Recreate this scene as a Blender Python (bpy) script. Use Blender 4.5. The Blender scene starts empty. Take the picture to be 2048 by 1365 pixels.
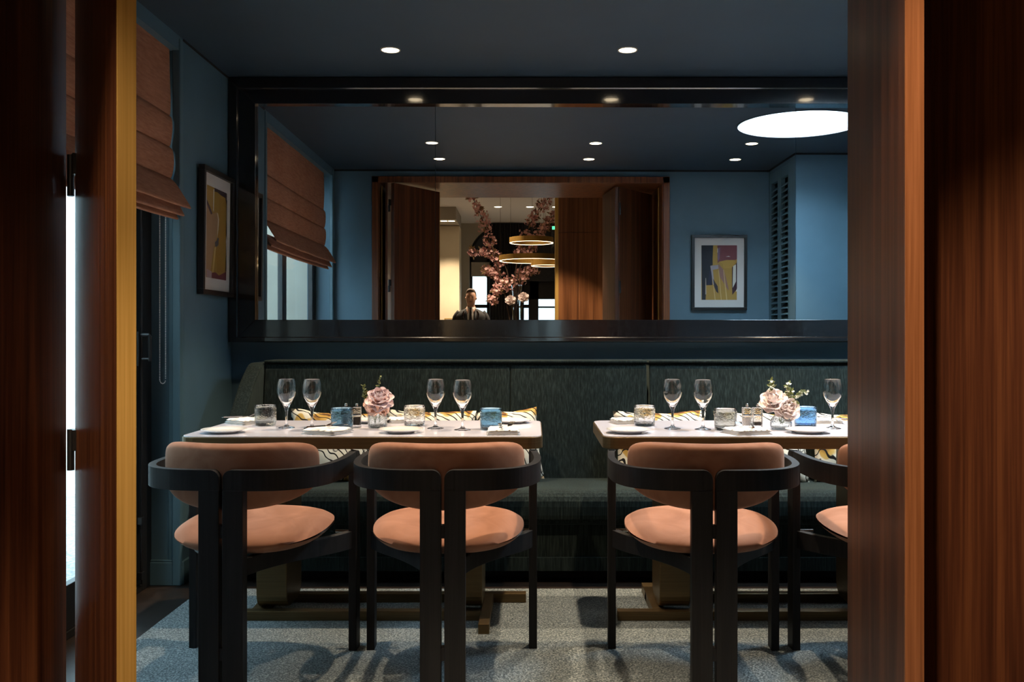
import bpy, bmesh, math, random
from mathutils import Vector, Matrix, Euler, noise
random.seed(7)
PI = math.pi
scene = bpy.context.scene
COL = scene.collection

# ------------------------------------------------------------------ camera, world, exposure
EYE = 1.13
FPX = 1880.0
cam_data = bpy.data.cameras.new('camera')
cam = bpy.data.objects.new('camera', cam_data)
COL.objects.link(cam)
cam.location = (0, 0, EYE)
cam.rotation_euler = (PI / 2, 0, 0)
cam_data.sensor_width = 36.0
cam_data.lens = FPX / 2048 * 36.0
cam_data.shift_x = -(1067 - 1024) / 2048
cam_data.shift_y = -(682.5 - 668) / 2048
cam_data.clip_start = 0.02
scene.camera = cam

world = bpy.data.worlds.new('overcast_sky')
scene.world = world
world.use_nodes = True
wbg = world.node_tree.nodes['Background']
wbg.inputs['Color'].default_value = (0.58, 0.82, 1.0, 1)
wbg.inputs['Strength'].default_value = 7.5

scene.view_settings.view_transform = 'Standard'
scene.view_settings.look = 'None'
scene.view_settings.gamma = 1.0
scene.view_settings.use_curve_mapping = False
scene.view_settings.exposure = 0.0
try:
    scene.cycles.use_denoising = True
    scene.cycles.sample_clamp_indirect = 4.0
    scene.cycles.max_bounces = 14
    scene.cycles.transmission_bounces = 12
    scene.cycles.glossy_bounces = 8
    scene.cycles.transparent_max_bounces = 12
except Exception:
    pass

WARM = (1.0, 0.77, 0.53)
ROOM_SPOT_W = (160.0, 132.0, 4.0)   # the three rows, mirror to doorway; the last is dimmed
LOBBY_SPOT_W = 120.0
SKYLIGHT_E = 64.0

# ------------------------------------------------------------------ room numbers (metres)
CEIL = 2.465
XL = -1.587          # left wall face
YB = 4.945           # back wall face
YF = 2.19            # front wall, room face
YFL = 1.40           # front wall, lobby face
XR = 1.955            # louvred wall face
YRET = 2.93          # where the room steps out to the right
XFAR = 3.3
JL, JR = -1.226, 1.090   # door lining, left and right
MD = 9.84           # twice the distance to the mirror glass
HEAD = 2.355
LCEIL = 3.13
LXL, LXR = -3.0, 2.6
LYB = -7.18
MIR_TILT = 0.006
def mx(px, ym):
    """x of a thing that shows at column px in the glass, ym along the folded sight line"""
    return (px - 1067 + 22.6 * (1 - 4.92 / ym)) * ym / FPX

# ------------------------------------------------------------------ materials
def new_mat(name):
    m = bpy.data.materials.new(name)
    m.use_nodes = True
    nt = m.node_tree
    return m, nt, nt.nodes['Principled BSDF']

def setp(b, **kw):
    names = {'rough': 'Roughness', 'metal': 'Metallic', 'spec': 'Specular IOR Level', 'coat': 'Coat Weight',
             'coatr': 'Coat Roughness', 'sheen': 'Sheen Weight', 'sheenr': 'Sheen Roughness', 'trans': 'Transmission Weight',
             'ior': 'IOR', 'sss': 'Subsurface Weight', 'emis': 'Emission Strength', 'aniso': 'Anisotropic'}
    for k, v in kw.items():
        b.inputs[names[k]].default_value = v

def plain(name, col, rough=0.5, **kw):
    m, nt, b = new_mat(name)
    b.inputs['Base Color'].default_value = (*col, 1)
    setp(b, rough=rough, **kw)
    return m

def mapping(nt, scale, coord='Object', rot=(0, 0, 0)):
    tc = nt.nodes.new('ShaderNodeTexCoord')
    mp = nt.nodes.new('ShaderNodeMapping')
    mp.inputs['Scale'].default_value = scale
    mp.inputs['Rotation'].default_value = rot
    nt.links.new(tc.outputs[coord], mp.inputs['Vector'])
    return mp.outputs['Vector']

def noise_node(nt, vec, scale=1.0, detail=3.0, rough=0.5, dist=0.0):
    n = nt.nodes.new('ShaderNodeTexNoise')
    n.inputs['Scale'].default_value = scale
    n.inputs['Detail'].default_value = detail
    n.inputs['Roughness'].default_value = rough
    n.inputs['Distortion'].default_value = dist
    nt.links.new(vec, n.inputs['Vector'])
    return n.outputs['Fac']

def ramp(nt, fac, stops):
    r = nt.nodes.new('ShaderNodeValToRGB')
    e = r.color_ramp.elements
    while len(e) < len(stops):
        e.new(0.5)
    for i, (p, c) in enumerate(stops):
        e[i].position = p
        e[i].color = (*c, 1)
    nt.links.new(fac, r.inputs['Fac'])
    return r.outputs['Color']

def bump(nt, b, fac, strength=0.2, dist=0.01):
    n = nt.nodes.new('ShaderNodeBump')
    n.inputs['Strength'].default_value = strength
    n.inputs['Distance'].default_value = dist
    nt.links.new(fac, n.inputs['Height'])
    nt.links.new(n.outputs['Normal'], b.inputs['Normal'])

def mottled(name, c0, c1, scale, rough=0.6, detail=4, bumpk=0.0, bdist=0.005, aniso=(1, 1, 1), lo=0.35, hi=0.65, **kw):
    m, nt, b = new_mat(name)
    v = mapping(nt, aniso)
    f = noise_node(nt, v, scale, detail)
    nt.links.new(ramp(nt, f, [(lo, c0), (hi, c1)]), b.inputs['Base Color'])
    if bumpk:
        bump(nt, b, f, bumpk, bdist)
    setp(b, rough=rough, **kw)
    return m

def wood(name, dark, mid, light, scale=1.0, rough=0.42, coat=0.08, spec=0.28):
    m, nt, b = new_mat(name)
    v = mapping(nt, (26 * scale, 26 * scale, 0.55 * scale))
    f1 = noise_node(nt, v, 1.0, 5, 0.62, 0.6)
    v2 = mapping(nt, (160 * scale, 160 * scale, 2.5 * scale))
    f2 = noise_node(nt, v2, 1.0, 3, 0.6)
    mx = nt.nodes.new('ShaderNodeMath'); mx.operation = 'MULTIPLY_ADD'
    mx.inputs[1].default_value = 0.35
    nt.links.new(f2, mx.inputs[0])
    sc = nt.nodes.new('ShaderNodeMath'); sc.operation = 'MULTIPLY'; sc.inputs[1].default_value = 0.75
    nt.links.new(f1, sc.inputs[0]); nt.links.new(sc.outputs[0], mx.inputs[2])
    nt.links.new(ramp(nt, mx.outputs[0], [(0.34, dark), (0.52, mid), (0.72, light)]), b.inputs['Base Color'])
    bump(nt, b, f2, 0.06, 0.002)
    setp(b, rough=rough, coat=coat, coatr=0.3, spec=spec)
    return m

def velvet(name, c0, c1, scale=9, sheen=0.5, tint=(1, 0.8, 0.7)):
    m, nt, b = new_mat(name)
    v = mapping(nt, (1, 1, 1))
    f = noise_node(nt, v, scale, 3, 0.55, 0.8)
    nt.links.new(ramp(nt, f, [(0.3, c0), (0.7, c1)]), b.inputs['Base Color'])
    f2 = noise_node(nt, v, 380, 2)
    bump(nt, b, f2, 0.12, 0.002)
    setp(b, rough=0.85, spec=0.15, sheen=sheen, sheenr=0.35)
    b.inputs['Sheen Tint'].default_value = (*tint, 1)
    return m

def glass(name, col=(1, 1, 1), rough=0.0, ior=1.45, bumpk=0.0, bscale=40):
    m, nt, b = new_mat(name)
    b.inputs['Base Color'].default_value = (*col, 1)
    setp(b, rough=rough, trans=1.0, ior=ior)
    if bumpk:
        f = noise_node(nt, mapping(nt, (1, 1, 1.6)), bscale, 2, 0.5, 0.6)
        bump(nt, b, f, bumpk, 0.004)
    return m

def thin_glass(name, tint=(1, 1, 1), refl=1.0):
    m = bpy.data.materials.new(name)
    m.use_nodes = True
    nt = m.node_tree
    nt.nodes.clear()
    out = nt.nodes.new('ShaderNodeOutputMaterial')
    tr = nt.nodes.new('ShaderNodeBsdfTransparent'); tr.inputs['Color'].default_value = (*tint, 1)
    gl = nt.nodes.new('ShaderNodeBsdfGlossy'); gl.inputs['Roughness'].default_value = 0.02
    lw = nt.nodes.new('ShaderNodeLayerWeight'); lw.inputs['Blend'].default_value = 0.5
    pw = nt.nodes.new('ShaderNodeMath'); pw.operation = 'POWER'; pw.inputs[1].default_value = 7.5
    nt.links.new(lw.outputs['Facing'], pw.inputs[0])
    fr = nt.nodes.new('ShaderNodeMath'); fr.operation = 'MULTIPLY_ADD'; fr.inputs[1].default_value = 0.9; fr.inputs[2].default_value = 0.025
    nt.links.new(pw.outputs[0], fr.inputs[0])
    mx = nt.nodes.new('ShaderNodeMixShader')
    nt.links.new(fr.outputs[0], mx.inputs[0]); nt.links.new(tr.outputs[0], mx.inputs[1]); nt.links.new(gl.outputs[0], mx.inputs[2])
    nt.links.new(mx.outputs[0], out.inputs['Surface'])
    return m

def emitter(name, col, strength):
    m, nt, b = new_mat(name)
    b.inputs['Base Color'].default_value = (0.8, 0.8, 0.8, 1)
    b.inputs['Emission Color'].default_value = (*col, 1)
    b.inputs['Emission Strength'].default_value = strength
    return m

M = {}
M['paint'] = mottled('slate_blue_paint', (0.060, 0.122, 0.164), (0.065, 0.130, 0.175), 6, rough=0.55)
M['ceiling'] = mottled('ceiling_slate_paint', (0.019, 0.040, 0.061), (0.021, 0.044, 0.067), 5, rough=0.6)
M['trimpaint'] = mottled('slate_blue_eggshell', (0.058, 0.118, 0.150), (0.063, 0.126, 0.160), 5, rough=0.42)
M['shadowgap'] = plain('black_shadow_gap', (0.004, 0.004, 0.005), 0.8)
M['wood'] = wood('rosewood_veneer', (0.016, 0.005, 0.003), (0.068, 0.021, 0.009), (0.15, 0.052, 0.019))
M['wood2'] = wood('rosewood_lining', (0.030, 0.009, 0.004), (0.105, 0.031, 0.010), (0.21, 0.07, 0.022), 0.9)
M['woodlip'] = wood('mahogany_lipping', (0.10, 0.035, 0.014), (0.19, 0.070, 0.026), (0.30, 0.12, 0.05), 1.2, rough=0.32)
M['lobbywood'] = wood('walnut_panel', (0.045, 0.016, 0.007), (0.13, 0.048, 0.017), (0.24, 0.10, 0.04), 0.7, rough=0.35)
M['brass'] = mottled('brushed_brass', (0.52, 0.32, 0.085), (0.62, 0.39, 0.12), 1, rough=0.58, metal=1.0, aniso=(200, 200, 2))
M['bronze'] = mottled('brushed_bronze', (0.115, 0.078, 0.036), (0.145, 0.098, 0.046), 1, rough=0.42, metal=0.8, aniso=(6, 6, 200))
M['black_metal'] = plain('black_metal', (0.012, 0.012, 0.013), 0.4, metal=0.2)
M['lacquer'] = mottled('black_lacquer', (0.004, 0.004, 0.005), (0.008, 0.008, 0.009), 60, rough=0.12, bumpk=0.06, bdist=0.002, coat=0.6, coatr=0.05)
M['chair_wood'] = wood('black_stained_ash', (0.006, 0.006, 0.007), (0.011, 0.010, 0.011), (0.018, 0.017, 0.017), 1.4, rough=0.55, coat=0.0, spec=0.25)
M['velvet'] = velvet('terracotta_velvet', (0.255, 0.112, 0.066), (0.40, 0.195, 0.125), 7, 0.22)
M['tabletop'] = plain('lilac_white_lacquer', (0.78, 0.77, 0.88), 0.10, coat=0.3)
M['china'] = plain('white_china', (0.82, 0.80, 0.77), 0.12, coat=0.4)
M['linen'] = mottled('white_linen', (0.78, 0.76, 0.72), (0.86, 0.84, 0.80), 120, rough=0.85, bumpk=0.15, bdist=0.001)
M['steel'] = plain('polished_steel', (0.62, 0.61, 0.60), 0.14, metal=1.0)
M['glass'] = glass('clear_glass', (0.99, 0.99, 0.99))
M['g_clear'] = glass('clear_bubbled_glass', (0.96, 0.97, 0.96), 0.02, 1.42, 0.55, 55)
M['g_smoke'] = glass('smoke_grey_glass', (0.60, 0.62, 0.60), 0.02, 1.42, 0.55, 55)
M['g_blue'] = glass('denim_blue_glass', (0.30, 0.48, 0.60), 0.02, 1.42, 0.55, 55)
M['g_sky'] = glass('sky_blue_glass', (0.36, 0.58, 0.82), 0.02, 1.42, 0.55, 55)
M['g_vase'] = glass('pressed_glass', (0.90, 0.95, 0.96), 0.03, 1.4, 0.5, 90)
M['acrylic'] = glass('clear_acrylic', (0.95, 0.94, 0.94), 0.02, 1.4, 0.25, 120)
M['pepper'] = mottled('peppercorns', (0.008, 0.005, 0.004), (0.05, 0.03, 0.02), 260, rough=0.7)
M['salt'] = mottled('coarse_salt', (0.6, 0.58, 0.56), (0.85, 0.83, 0.82), 260, rough=0.5)
M['pane'] = thin_glass('window_glass', (0.97, 0.99, 0.98))
M['picglass'] = thin_glass('picture_glass')
M['mat'] = plain('white_mat_board', (0.66, 0.65, 0.64), 0.8)
M['blackwood'] = plain('black_frame_wood', (0.010, 0.009, 0.009), 0.35)
M['floor'] = wood('ebonised_floor', (0.008, 0.006, 0.005), (0.016, 0.012, 0.010), (0.028, 0.020, 0.016), 0.5, rough=0.35)
M['stem'] = plain('green_stem', (0.10, 0.14, 0.04), 0.6)
M['leaf'] = mottled('green_leaf', (0.10, 0.13, 0.035), (0.25, 0.27, 0.09), 60, rough=0.55)
M['rose'] = mottled('mauve_rose_petal', (0.70, 0.53, 0.56), (0.82, 0.67, 0.68), 30, rough=0.6, sss=0.0)
M['peach'] = mottled('peach_carnation_petal', (0.85, 0.52, 0.42), (0.91, 0.66, 0.55), 30, rough=0.65)
M['blush'] = mottled('blush_petal', (0.88, 0.74, 0.72), (0.93, 0.84, 0.81), 26, rough=0.6)
M['whiteflower'] = plain('white_petal', (0.86, 0.86, 0.78), 0.6)
M['bark'] = plain('dark_bark', (0.05, 0.028, 0.018), 0.8)
M['cherry'] = mottled('cherry_blossom_pink', (0.62, 0.30, 0.29), (0.85, 0.55, 0.52), 12, rough=0.6)
M['bronzeleaf'] = mottled('bronze_leaf', (0.14, 0.08, 0.03), (0.25, 0.16, 0.06), 12, rough=0.6)
M['cream'] = mottled('cream_plaster', (0.62, 0.53, 0.38), (0.67, 0.57, 0.41), 3, rough=0.7)
M['greige'] = mottled('greige_plaster', (0.36, 0.32, 0.26), (0.40, 0.36, 0.29), 3, rough=0.7)
M['lobbyceil'] = plain('warm_white_ceiling', (0.62, 0.58, 0.53), 0.8)
M['curtain'] = mottled('black_curtain_cloth', (0.008, 0.008, 0.011), (0.016, 0.016, 0.020), 30, rough=0.8)
M['outwall'] = mottled('pale_render', (0.56, 0.57, 0.54), (0.64, 0.65, 0.62), 1.5, rough=0.9)
M['gravel'] = mottled('grey_gravel', (0.28, 0.28, 0.28), (0.55, 0.55, 0.54), 60, rough=0.95)
M['lampwarm'] = emitter('warm_lamp_lens', (1.0, 0.80, 0.52), 14.0)
M['ringglow'] = emitter('warm_led_strip', (1.0, 0.72, 0.40), 7.0)
M['skylight'] = emitter('daylight_diffuser', (0.60, 0.83, 1.0), SKYLIGHT_E)
M['wellwhite'] = plain('white_well_paint', (0.82, 0.83, 0.84), 0.7)
M['white_trim'] = plain('lamp_trim', (0.35, 0.33, 0.30), 0.4)
M['skin'] = plain('skin', (0.50, 0.28, 0.19), 0.55)
M['suit'] = plain('black_suit_cloth', (0.012, 0.012, 0.015), 0.8)
M['shirt'] = plain('white_shirt', (0.72, 0.68, 0.62), 0.8)
M['tie'] = plain('black_silk_tie', (0.015, 0.012, 0.012), 0.5)
M['hair'] = plain('brown_grey_hair', (0.075, 0.045, 0.028), 0.7)
M['shoe'] = plain('black_shoe_leather', (0.01, 0.01, 0.01), 0.3)
M['chrome_bead'] = plain('chrome_bead', (0.82, 0.85, 0.86), 0.3)
M['stone'] = mottled('grey_stone', (0.22, 0.20, 0.18), (0.30, 0.27, 0.24), 8, rough=0.5)
M['lunette_dark'] = plain('dark_blue_grey_panel', (0.03, 0.035, 0.045), 0.6)
M['exit'] = emitter('green_exit_glow', (0.05, 1.0, 0.35), 2.5)

def banquette_fabric():
    m, nt, b = new_mat('dark_green_strie_velvet')
    v = mapping(nt, (150, 150, 9))
    f = noise_node(nt, v, 1.0, 4, 0.6)
    v2 = mapping(nt, (1, 1, 1))
    f2 = noise_node(nt, v2, 2.2, 3)
    ad = nt.nodes.new('ShaderNodeMath'); ad.operation = 'MULTIPLY_ADD'; ad.inputs[1].default_value = 0.35
    nt.links.new(f2, ad.inputs[0]); nt.links.new(f, ad.inputs[2])
    nt.links.new(ramp(nt, ad.outputs[0], [(0.45, (0.0028, 0.006, 0.006)), (0.66, (0.0085, 0.0140, 0.0132)), (0.88, (0.023, 0.034, 0.031))]), b.inputs['Base Color'])
    bump(nt, b, f, 0.15, 0.003)
    setp(b, rough=0.85, spec=0.15, sheen=0.08, sheenr=0.4)
    b.inputs['Sheen Tint'].default_value = (0.6, 0.8, 0.75, 1)
    return m
M['banq'] = banquette_fabric()

def carpet_mat():
    m, nt, b = new_mat('blue_grey_carpet_pile')
    v = mapping(nt, (1, 1, 1))
    f = noise_node(nt, v, 150, 3, 0.75)
    nt.links.new(ramp(nt, f, [(0.36, (0.024, 0.036, 0.046)), (0.5, (0.116, 0.146, 0.156)), (0.64, (0.38, 0.42, 0.42))]), b.inputs['Base Color'])
    bump(nt, b, f, 0.7, 0.006)
    setp(b, rough=0.95, spec=0.1, sheen=0.2)
    return m
M['carpet'] = carpet_mat()

def blind_mat():
    m = bpy.data.materials.new('russet_linen')
    m.use_nodes = True
    nt = m.node_tree
    b = nt.nodes['Principled BSDF']
    out = nt.nodes['Material Output']
    v = mapping(nt, (40, 14, 120))
    f = noise_node(nt, v, 1.0, 4, 0.6)
    v3 = mapping(nt, (3, 3, 3))
    f3 = noise_node(nt, v3, 1.0, 2)
    ad = nt.nodes.new('ShaderNodeMath'); ad.operation = 'MULTIPLY_ADD'; ad.inputs[1].default_value = 0.4
    nt.links.new(f3, ad.inputs[0]); nt.links.new(f, ad.inputs[2])
    c = ramp(nt, ad.outputs[0], [(0.45, (0.27, 0.115, 0.068)), (0.95, (0.44, 0.205, 0.125))])
    nt.links.new(c, b.inputs['Base Color'])
    setp(b, rough=0.9, spec=0.1)
    bump(nt, b, f, 0.2, 0.002)
    tl = nt.nodes.new('ShaderNodeBsdfTranslucent')
    nt.links.new(c, tl.inputs['Color'])
    mx = nt.nodes.new('ShaderNodeMixShader'); mx.inputs[0].default_value = 0.12
    nt.links.new(b.outputs[0], mx.inputs[1]); nt.links.new(tl.outputs[0], mx.inputs[2])
    nt.links.new(mx.outputs[0], out.inputs['Surface'])
    return m
M['blind'] = blind_mat()

def cushion_mat():
    m, nt, b = new_mat('marbled_cushion_cloth')
    v = mapping(nt, (1, 1, 1))
    w = nt.nodes.new('ShaderNodeTexWave')
    w.wave_type = 'BANDS'; w.bands_direction = 'DIAGONAL'
    w.inputs['Scale'].default_value = 13.0
    w.inputs['Distortion'].default_value = 9.0
    w.inputs['Detail'].default_value = 1.0
    w.inputs['Detail Scale'].default_value = 0.9
    nt.links.new(v, w.inputs['Vector'])
    lines = ramp(nt, w.outputs['Fac'], [(0.0, (0, 0, 0)), (0.09, (0, 0, 0)), (0.15, (1, 1, 1))])
    f = noise_node(nt, v, 7.5, 1, 0.4, 1.2)
    blobs = ramp(nt, f, [(0.30, (0.20, 0.09, 0.03)), (0.34, (0.50, 0.30, 0.07)), (0.40, (0.58, 0.38, 0.12)), (0.42, (0.76, 0.71, 0.58)), (0.60, (0.78, 0.74, 0.64)), (0.63, (0.03, 0.028, 0.025)), (0.68, (0.78, 0.74, 0.64))])
    mx = nt.nodes.new('ShaderNodeMix'); mx.data_type = 'RGBA'
    mx.inputs[6].default_value = (0.012, 0.011, 0.011, 1)
    nt.links.new(lines, mx.inputs[0]); nt.links.new(blobs, mx.inputs[7])
    nt.links.new(mx.outputs[2], b.inputs['Base Color'])
    setp(b, rough=0.8, spec=0.15)
    return m
M['cushion'] = cushion_mat()

def mirror_mat():
    m, nt, b = new_mat('silvered_mirror')
    b.inputs['Base Color'].default_value = (0.86, 0.88, 0.89, 1)
    setp(b, rough=0.0, metal=1.0)
    return m
M['mirror'] = mirror_mat()

# ------------------------------------------------------------------ geometry helpers
def catmull(pts, n=8):
    pts = [Vector(p) for p in pts]
    P = [pts[0] * 2 - pts[1]] + pts + [pts[-1] * 2 - pts[-2]]
    out = []
    for i in range(1, len(P) - 2):
        for k in range(n):
            t = k / n
            a, b, c, d = P[i - 1], P[i], P[i + 1], P[i + 2]
            out.append(0.5 * ((2 * b) + (c - a) * t + (2 * a - 5 * b + 4 * c - d) * t * t + (3 * b - a - 3 * c + d) * t ** 3))
    out.append(pts[-1].copy())
    return out

class MB:
    """collects shapes into one bmesh"""
    def __init__(self):
        self.bm = bmesh.new()
    def box(self, x0, x1, y0, y1, z0, z1, mi=0):
        v = [self.bm.verts.new((x, y, z)) for x in (x0, x1) for y in (y0, y1) for z in (z0, z1)]
        for q in ((0, 1, 3, 2), (4, 6, 7, 5), (0, 4, 5, 1), (2, 3, 7, 6), (0, 2, 6, 4), (1, 5, 7, 3)):
            f = self.bm.faces.new([v[i] for i in q]); f.material_index = mi
        return self
    def prism(self, pts, z0, z1, axis='Z', mi=0):
        """pts: 2-D outline, extruded along axis"""
        def P(a, b, c):
            return {'Z': (a, b, c), 'X': (c, a, b), 'Y': (a, c, b)}[axis]
        lo = [self.bm.verts.new(P(a, b, z0)) for a, b in pts]
        hi = [self.bm.verts.new(P(a, b, z1)) for a, b in pts]
        n = len(pts)
        fs = [self.bm.faces.new(lo[::-1]), self.bm.faces.new(hi)]
        for i in range(n):
            fs.append(self.bm.faces.new((lo[i], lo[(i + 1) % n], hi[(i + 1) % n], hi[i])))
        for f in fs:
            f.material_index = mi
        return self
    def lathe(self, prof, seg=24, c=(0, 0, 0), fn=None, mi=0):
        rings = []
        for r, z in prof:
            if r < 1e-6:
                rings.append([self.bm.verts.new((c[0], c[1], c[2] + z))])
            else:
                ring = []
                for k in range(seg):
                    a = 2 * PI * k / seg
                    rr = r * (fn(a, z) if fn else 1)
                    ring.append(self.bm.verts.new((c[0] + rr * math.cos(a), c[1] + rr * math.sin(a), c[2] + z)))
                rings.append(ring)
        for A, Bq in zip(rings, rings[1:]):
            for k in range(seg):
                k2 = (k + 1) % seg
                if len(A) == 1 and len(Bq) > 1:
                    f = self.bm.faces.new((A[0], Bq[k2], Bq[k]))
                elif len(Bq) == 1 and len(A) > 1:
                    f = self.bm.faces.new((A[k], A[k2], Bq[0]))
                elif len(A) > 1:
                    f = self.bm.faces.new((A[k], A[k2], Bq[k2], Bq[k]))
                f.material_index = mi
        return self
    def tube(self, pts, rad, seg=8, closed=False, mi=0):
        pts = [Vector(p) for p in pts]
        n = len(pts)
        R = rad if callable(rad) else (lambda t: rad)
        rings = []
        up = Vector((0, 0, 1))
        for i, p in enumerate(pts):
            if closed:
                d = (pts[(i + 1) % n] - pts[i - 1])
            else:
                d = pts[min(i + 1, n - 1)] - pts[max(i - 1, 0)]
            d.normalize()
            a = d.cross(up)
            if a.length < 1e-3:
                a = d.cross(Vector((0, 1, 0)))
            a.normalize()
            b = a.cross(d)
            r = R(i / max(n - 1, 1))
            rings.append([self.bm.verts.new(p + a * r * math.cos(2 * PI * k / seg) + b * r * math.sin(2 * PI * k / seg)) for k in range(seg)])
        m = n if closed else n - 1
        for i in range(m):
            A, Bq = rings[i], rings[(i + 1) % n]
            for k in range(seg):
                f = self.bm.faces.new((A[k], A[(k + 1) % seg], Bq[(k + 1) % seg], Bq[k])); f.material_index = mi
        if not closed:
            self.bm.faces.new(rings[0][::-1]); self.bm.faces.new(rings[-1])
        return self
    def band(self, path, thick, zlo, zhi):
        """a flat strip standing on edge, swept along a plan path; zlo / zhi are functions of arc length"""
        pts = [Vector((p[0], p[1], 0)) for p in path]
        n = len(pts)
        s = 0
        rows = []
        for i, p in enumerate(pts):
            if i:
                s += (p - pts[i - 1]).length
            d = (pts[min(i + 1, n - 1)] - pts[max(i - 1, 0)]).normalized()
            nn = Vector((-d.y, d.x, 0))
            a, b = p + nn * thick / 2, p - nn * thick / 2
            z0, z1 = zlo(s), zhi(s)
            rows.append([self.bm.verts.new((q.x, q.y, z)) for q, z in ((a, z0), (a, z1), (b, z1), (b, z0))])
        for A, Bq in zip(rows, rows[1:]):
            for k in range(4):
                self.bm.faces.new((A[k], A[(k + 1) % 4], Bq[(k + 1) % 4], Bq[k]))
        self.bm.faces.new(rows[0][::-1]); self.bm.faces.new(rows[-1])
        return self
    def grid(self, nu, nv, fn, closed_u=False, mi=0):
        V = [[self.bm.verts.new(fn(i / nu, j / nv)) for j in range(nv + 1)] for i in range(nu if closed_u else nu + 1)]
        for i in range(nu):
            for j in range(nv):
                a, b = V[i], V[(i + 1) % len(V)]
                f = self.bm.faces.new((a[j], b[j], b[j + 1], a[j + 1])); f.material_index = mi
        return self
    def mesh(self, name, mats, smooth=False, weld=0.0):
        if weld:
            bmesh.ops.remove_doubles(self.bm, verts=self.bm.verts, dist=weld)
        bmesh.ops.recalc_face_normals(self.bm, faces=self.bm.faces)
        me = bpy.data.meshes.new(name)
        self.bm.to_mesh(me); self.bm.free()
        for m in (mats if isinstance(mats, (list, tuple)) else [mats]):
            me.materials.append(M[m] if isinstance(m, str) else m)
        if smooth:
            me.polygons.foreach_set('use_smooth', [True] * len(me.polygons))
        return me
    def build(self, name, mats, parent=None, loc=(0, 0, 0), rot=(0, 0, 0), smooth=False, bevel=0.0, weld=0.0, subsurf=0):
        return link(name, self.mesh(name, mats, smooth, weld), parent, loc, rot, bevel, subsurf)

def link(name, me, parent=None, loc=(0, 0, 0), rot=(0, 0, 0), bevel=0.0, subsurf=0):
    o = bpy.data.objects.new(name, me)
    COL.objects.link(o)
    o.location = loc; o.rotation_euler = rot
    if parent is not None:
        o.parent = parent
    if bevel:
        md = o.modifiers.new('bevel', 'BEVEL'); md.width = bevel; md.segments = 2; md.limit_method = 'ANGLE'; md.angle_limit = math.radians(40)
    if subsurf:
        md = o.modifiers.new('subsurf', 'SUBSURF'); md.levels = subsurf; md.render_levels = subsurf
    return o

def tag(o, label=None, cat=None, group=None, kind=None):
    if label: o['label'] = label
    if cat: o['category'] = cat
    if group: o['group'] = group
    if kind: o['kind'] = kind
    return o

def empty(name, loc=(0, 0, 0), rot=(0, 0, 0), label=None, cat=None, group=None, kind=None, parent=None):
    o = bpy.data.objects.new(name, None)
    COL.objects.link(o)
    o.location = loc; o.rotation_euler = rot
    o.empty_display_size = 0.05
    if parent is not None:
        o.parent = parent
    return tag(o, label, cat, group, kind)

def copy_tree(o, parent=None):
    c = o.copy(); COL.objects.link(c)
    if parent is not None:
        c.parent = parent
    for ch in o.children:
        copy_tree(ch, c)
    return c

def struct(name, mb, mat, bevel=0.0, parent=None, **kw):
    o = mb.build(name, mat, parent, bevel=bevel, **kw)
    if parent is None:
        o['kind'] = 'structure'
    return o

def rrect(x0, x1, y0, y1, r, n=6):
    pts = []
    for cx, cy, a0 in ((x1 - r, y0 + r, -PI / 2), (x1 - r, y1 - r, 0), (x0 + r, y1 - r, PI / 2), (x0 + r, y0 + r, PI)):
        for k in range(n + 1):
            a = a0 + PI / 2 * k / n
            pts.append((cx + r * math.cos(a), cy + r * math.sin(a)))
    return pts

def add_spot(name, parent, loc, watts, col, size=95, blend=0.7, rad=0.02):
    l = bpy.data.lights.new(name, 'SPOT')
    l.energy = watts; l.color = col; l.spot_size = math.radians(size); l.spot_blend = blend; l.shadow_soft_size = rad
    o = bpy.data.objects.new(name, l); COL.objects.link(o)
    o.parent = parent; o.location = loc
    return o

# ------------------------------------------------------------------ the setting: dining room
struct('floor', MB().box(-1.9, XFAR + 0.1, YFL, YB + 0.1, -0.1, 0.0), 'floor')
SKX, SKY_, SKR, SKD = 1.712, 3.865, 0.39, 0.30
b = MB()
x0, x1, y0, y1 = -1.9, XFAR + 0.1, YFL + 0.05, YB + 0.1
NS = 64
for zc in (CEIL, CEIL + 0.1):      # two sheets with a round hole for the skylight
    ring = [b.bm.verts.new((SKX + SKR * math.cos(2 * PI * k / NS), SKY_ + SKR * math.sin(2 * PI * k / NS), zc)) for k in range(NS)]
    cor = {}
    def edge_pt(a):
        c, s_ = math.cos(a), math.sin(a)
        t = min(((x1 - SKX) / c) if c > 1e-9 else 1e9, ((x0 - SKX) / c) if c < -1e-9 else 1e9, ((y1 - SKY_) / s_) if s_ > 1e-9 else 1e9, ((y0 - SKY_) / s_) if s_ < -1e-9 else 1e9)
        return (SKX + c * t, SKY_ + s_ * t)
    angs = [(2 * PI * k / NS, k) for k in range(NS)]
    rim = [b.bm.verts.new((*edge_pt(a), zc)) for a, k in angs]
    corners_ = [(x1, y1), (x0, y1), (x0, y0), (x1, y0)]
    for k in range(NS):
        k2 = (k + 1) % NS
        a0, a1 = 2 * PI * k / NS, 2 * PI * (k + 1) / NS
        mid = []
        for cx, cy in corners_:
            ac = math.atan2(cy - SKY_, cx - SKX) % (2 * PI)
            if a0 < ac < a1:
                mid.append(b.bm.verts.new((cx, cy, zc)))
        b.bm.faces.new([ring[k], rim[k]] + mid + [rim[k2], ring[k2]])
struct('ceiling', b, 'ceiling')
struct('wall_back', MB().box(-1.9, XFAR + 0.1, YB, YB + 0.12, 0, CEIL), 'paint')
WY0, WY1, WTOP = 2.26, 4.226, 2.40
b = MB()
b.box(XL - 0.2, XL, WY1, YB, 0, CEIL)
b.box(XL - 0.2, XL, WY0, WY1, WTOP, CEIL)
b.box(XL - 0.2, XL, YFL, WY0, 0, CEIL)
struct('wall_left', b, 'paint')
b = MB()
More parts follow.
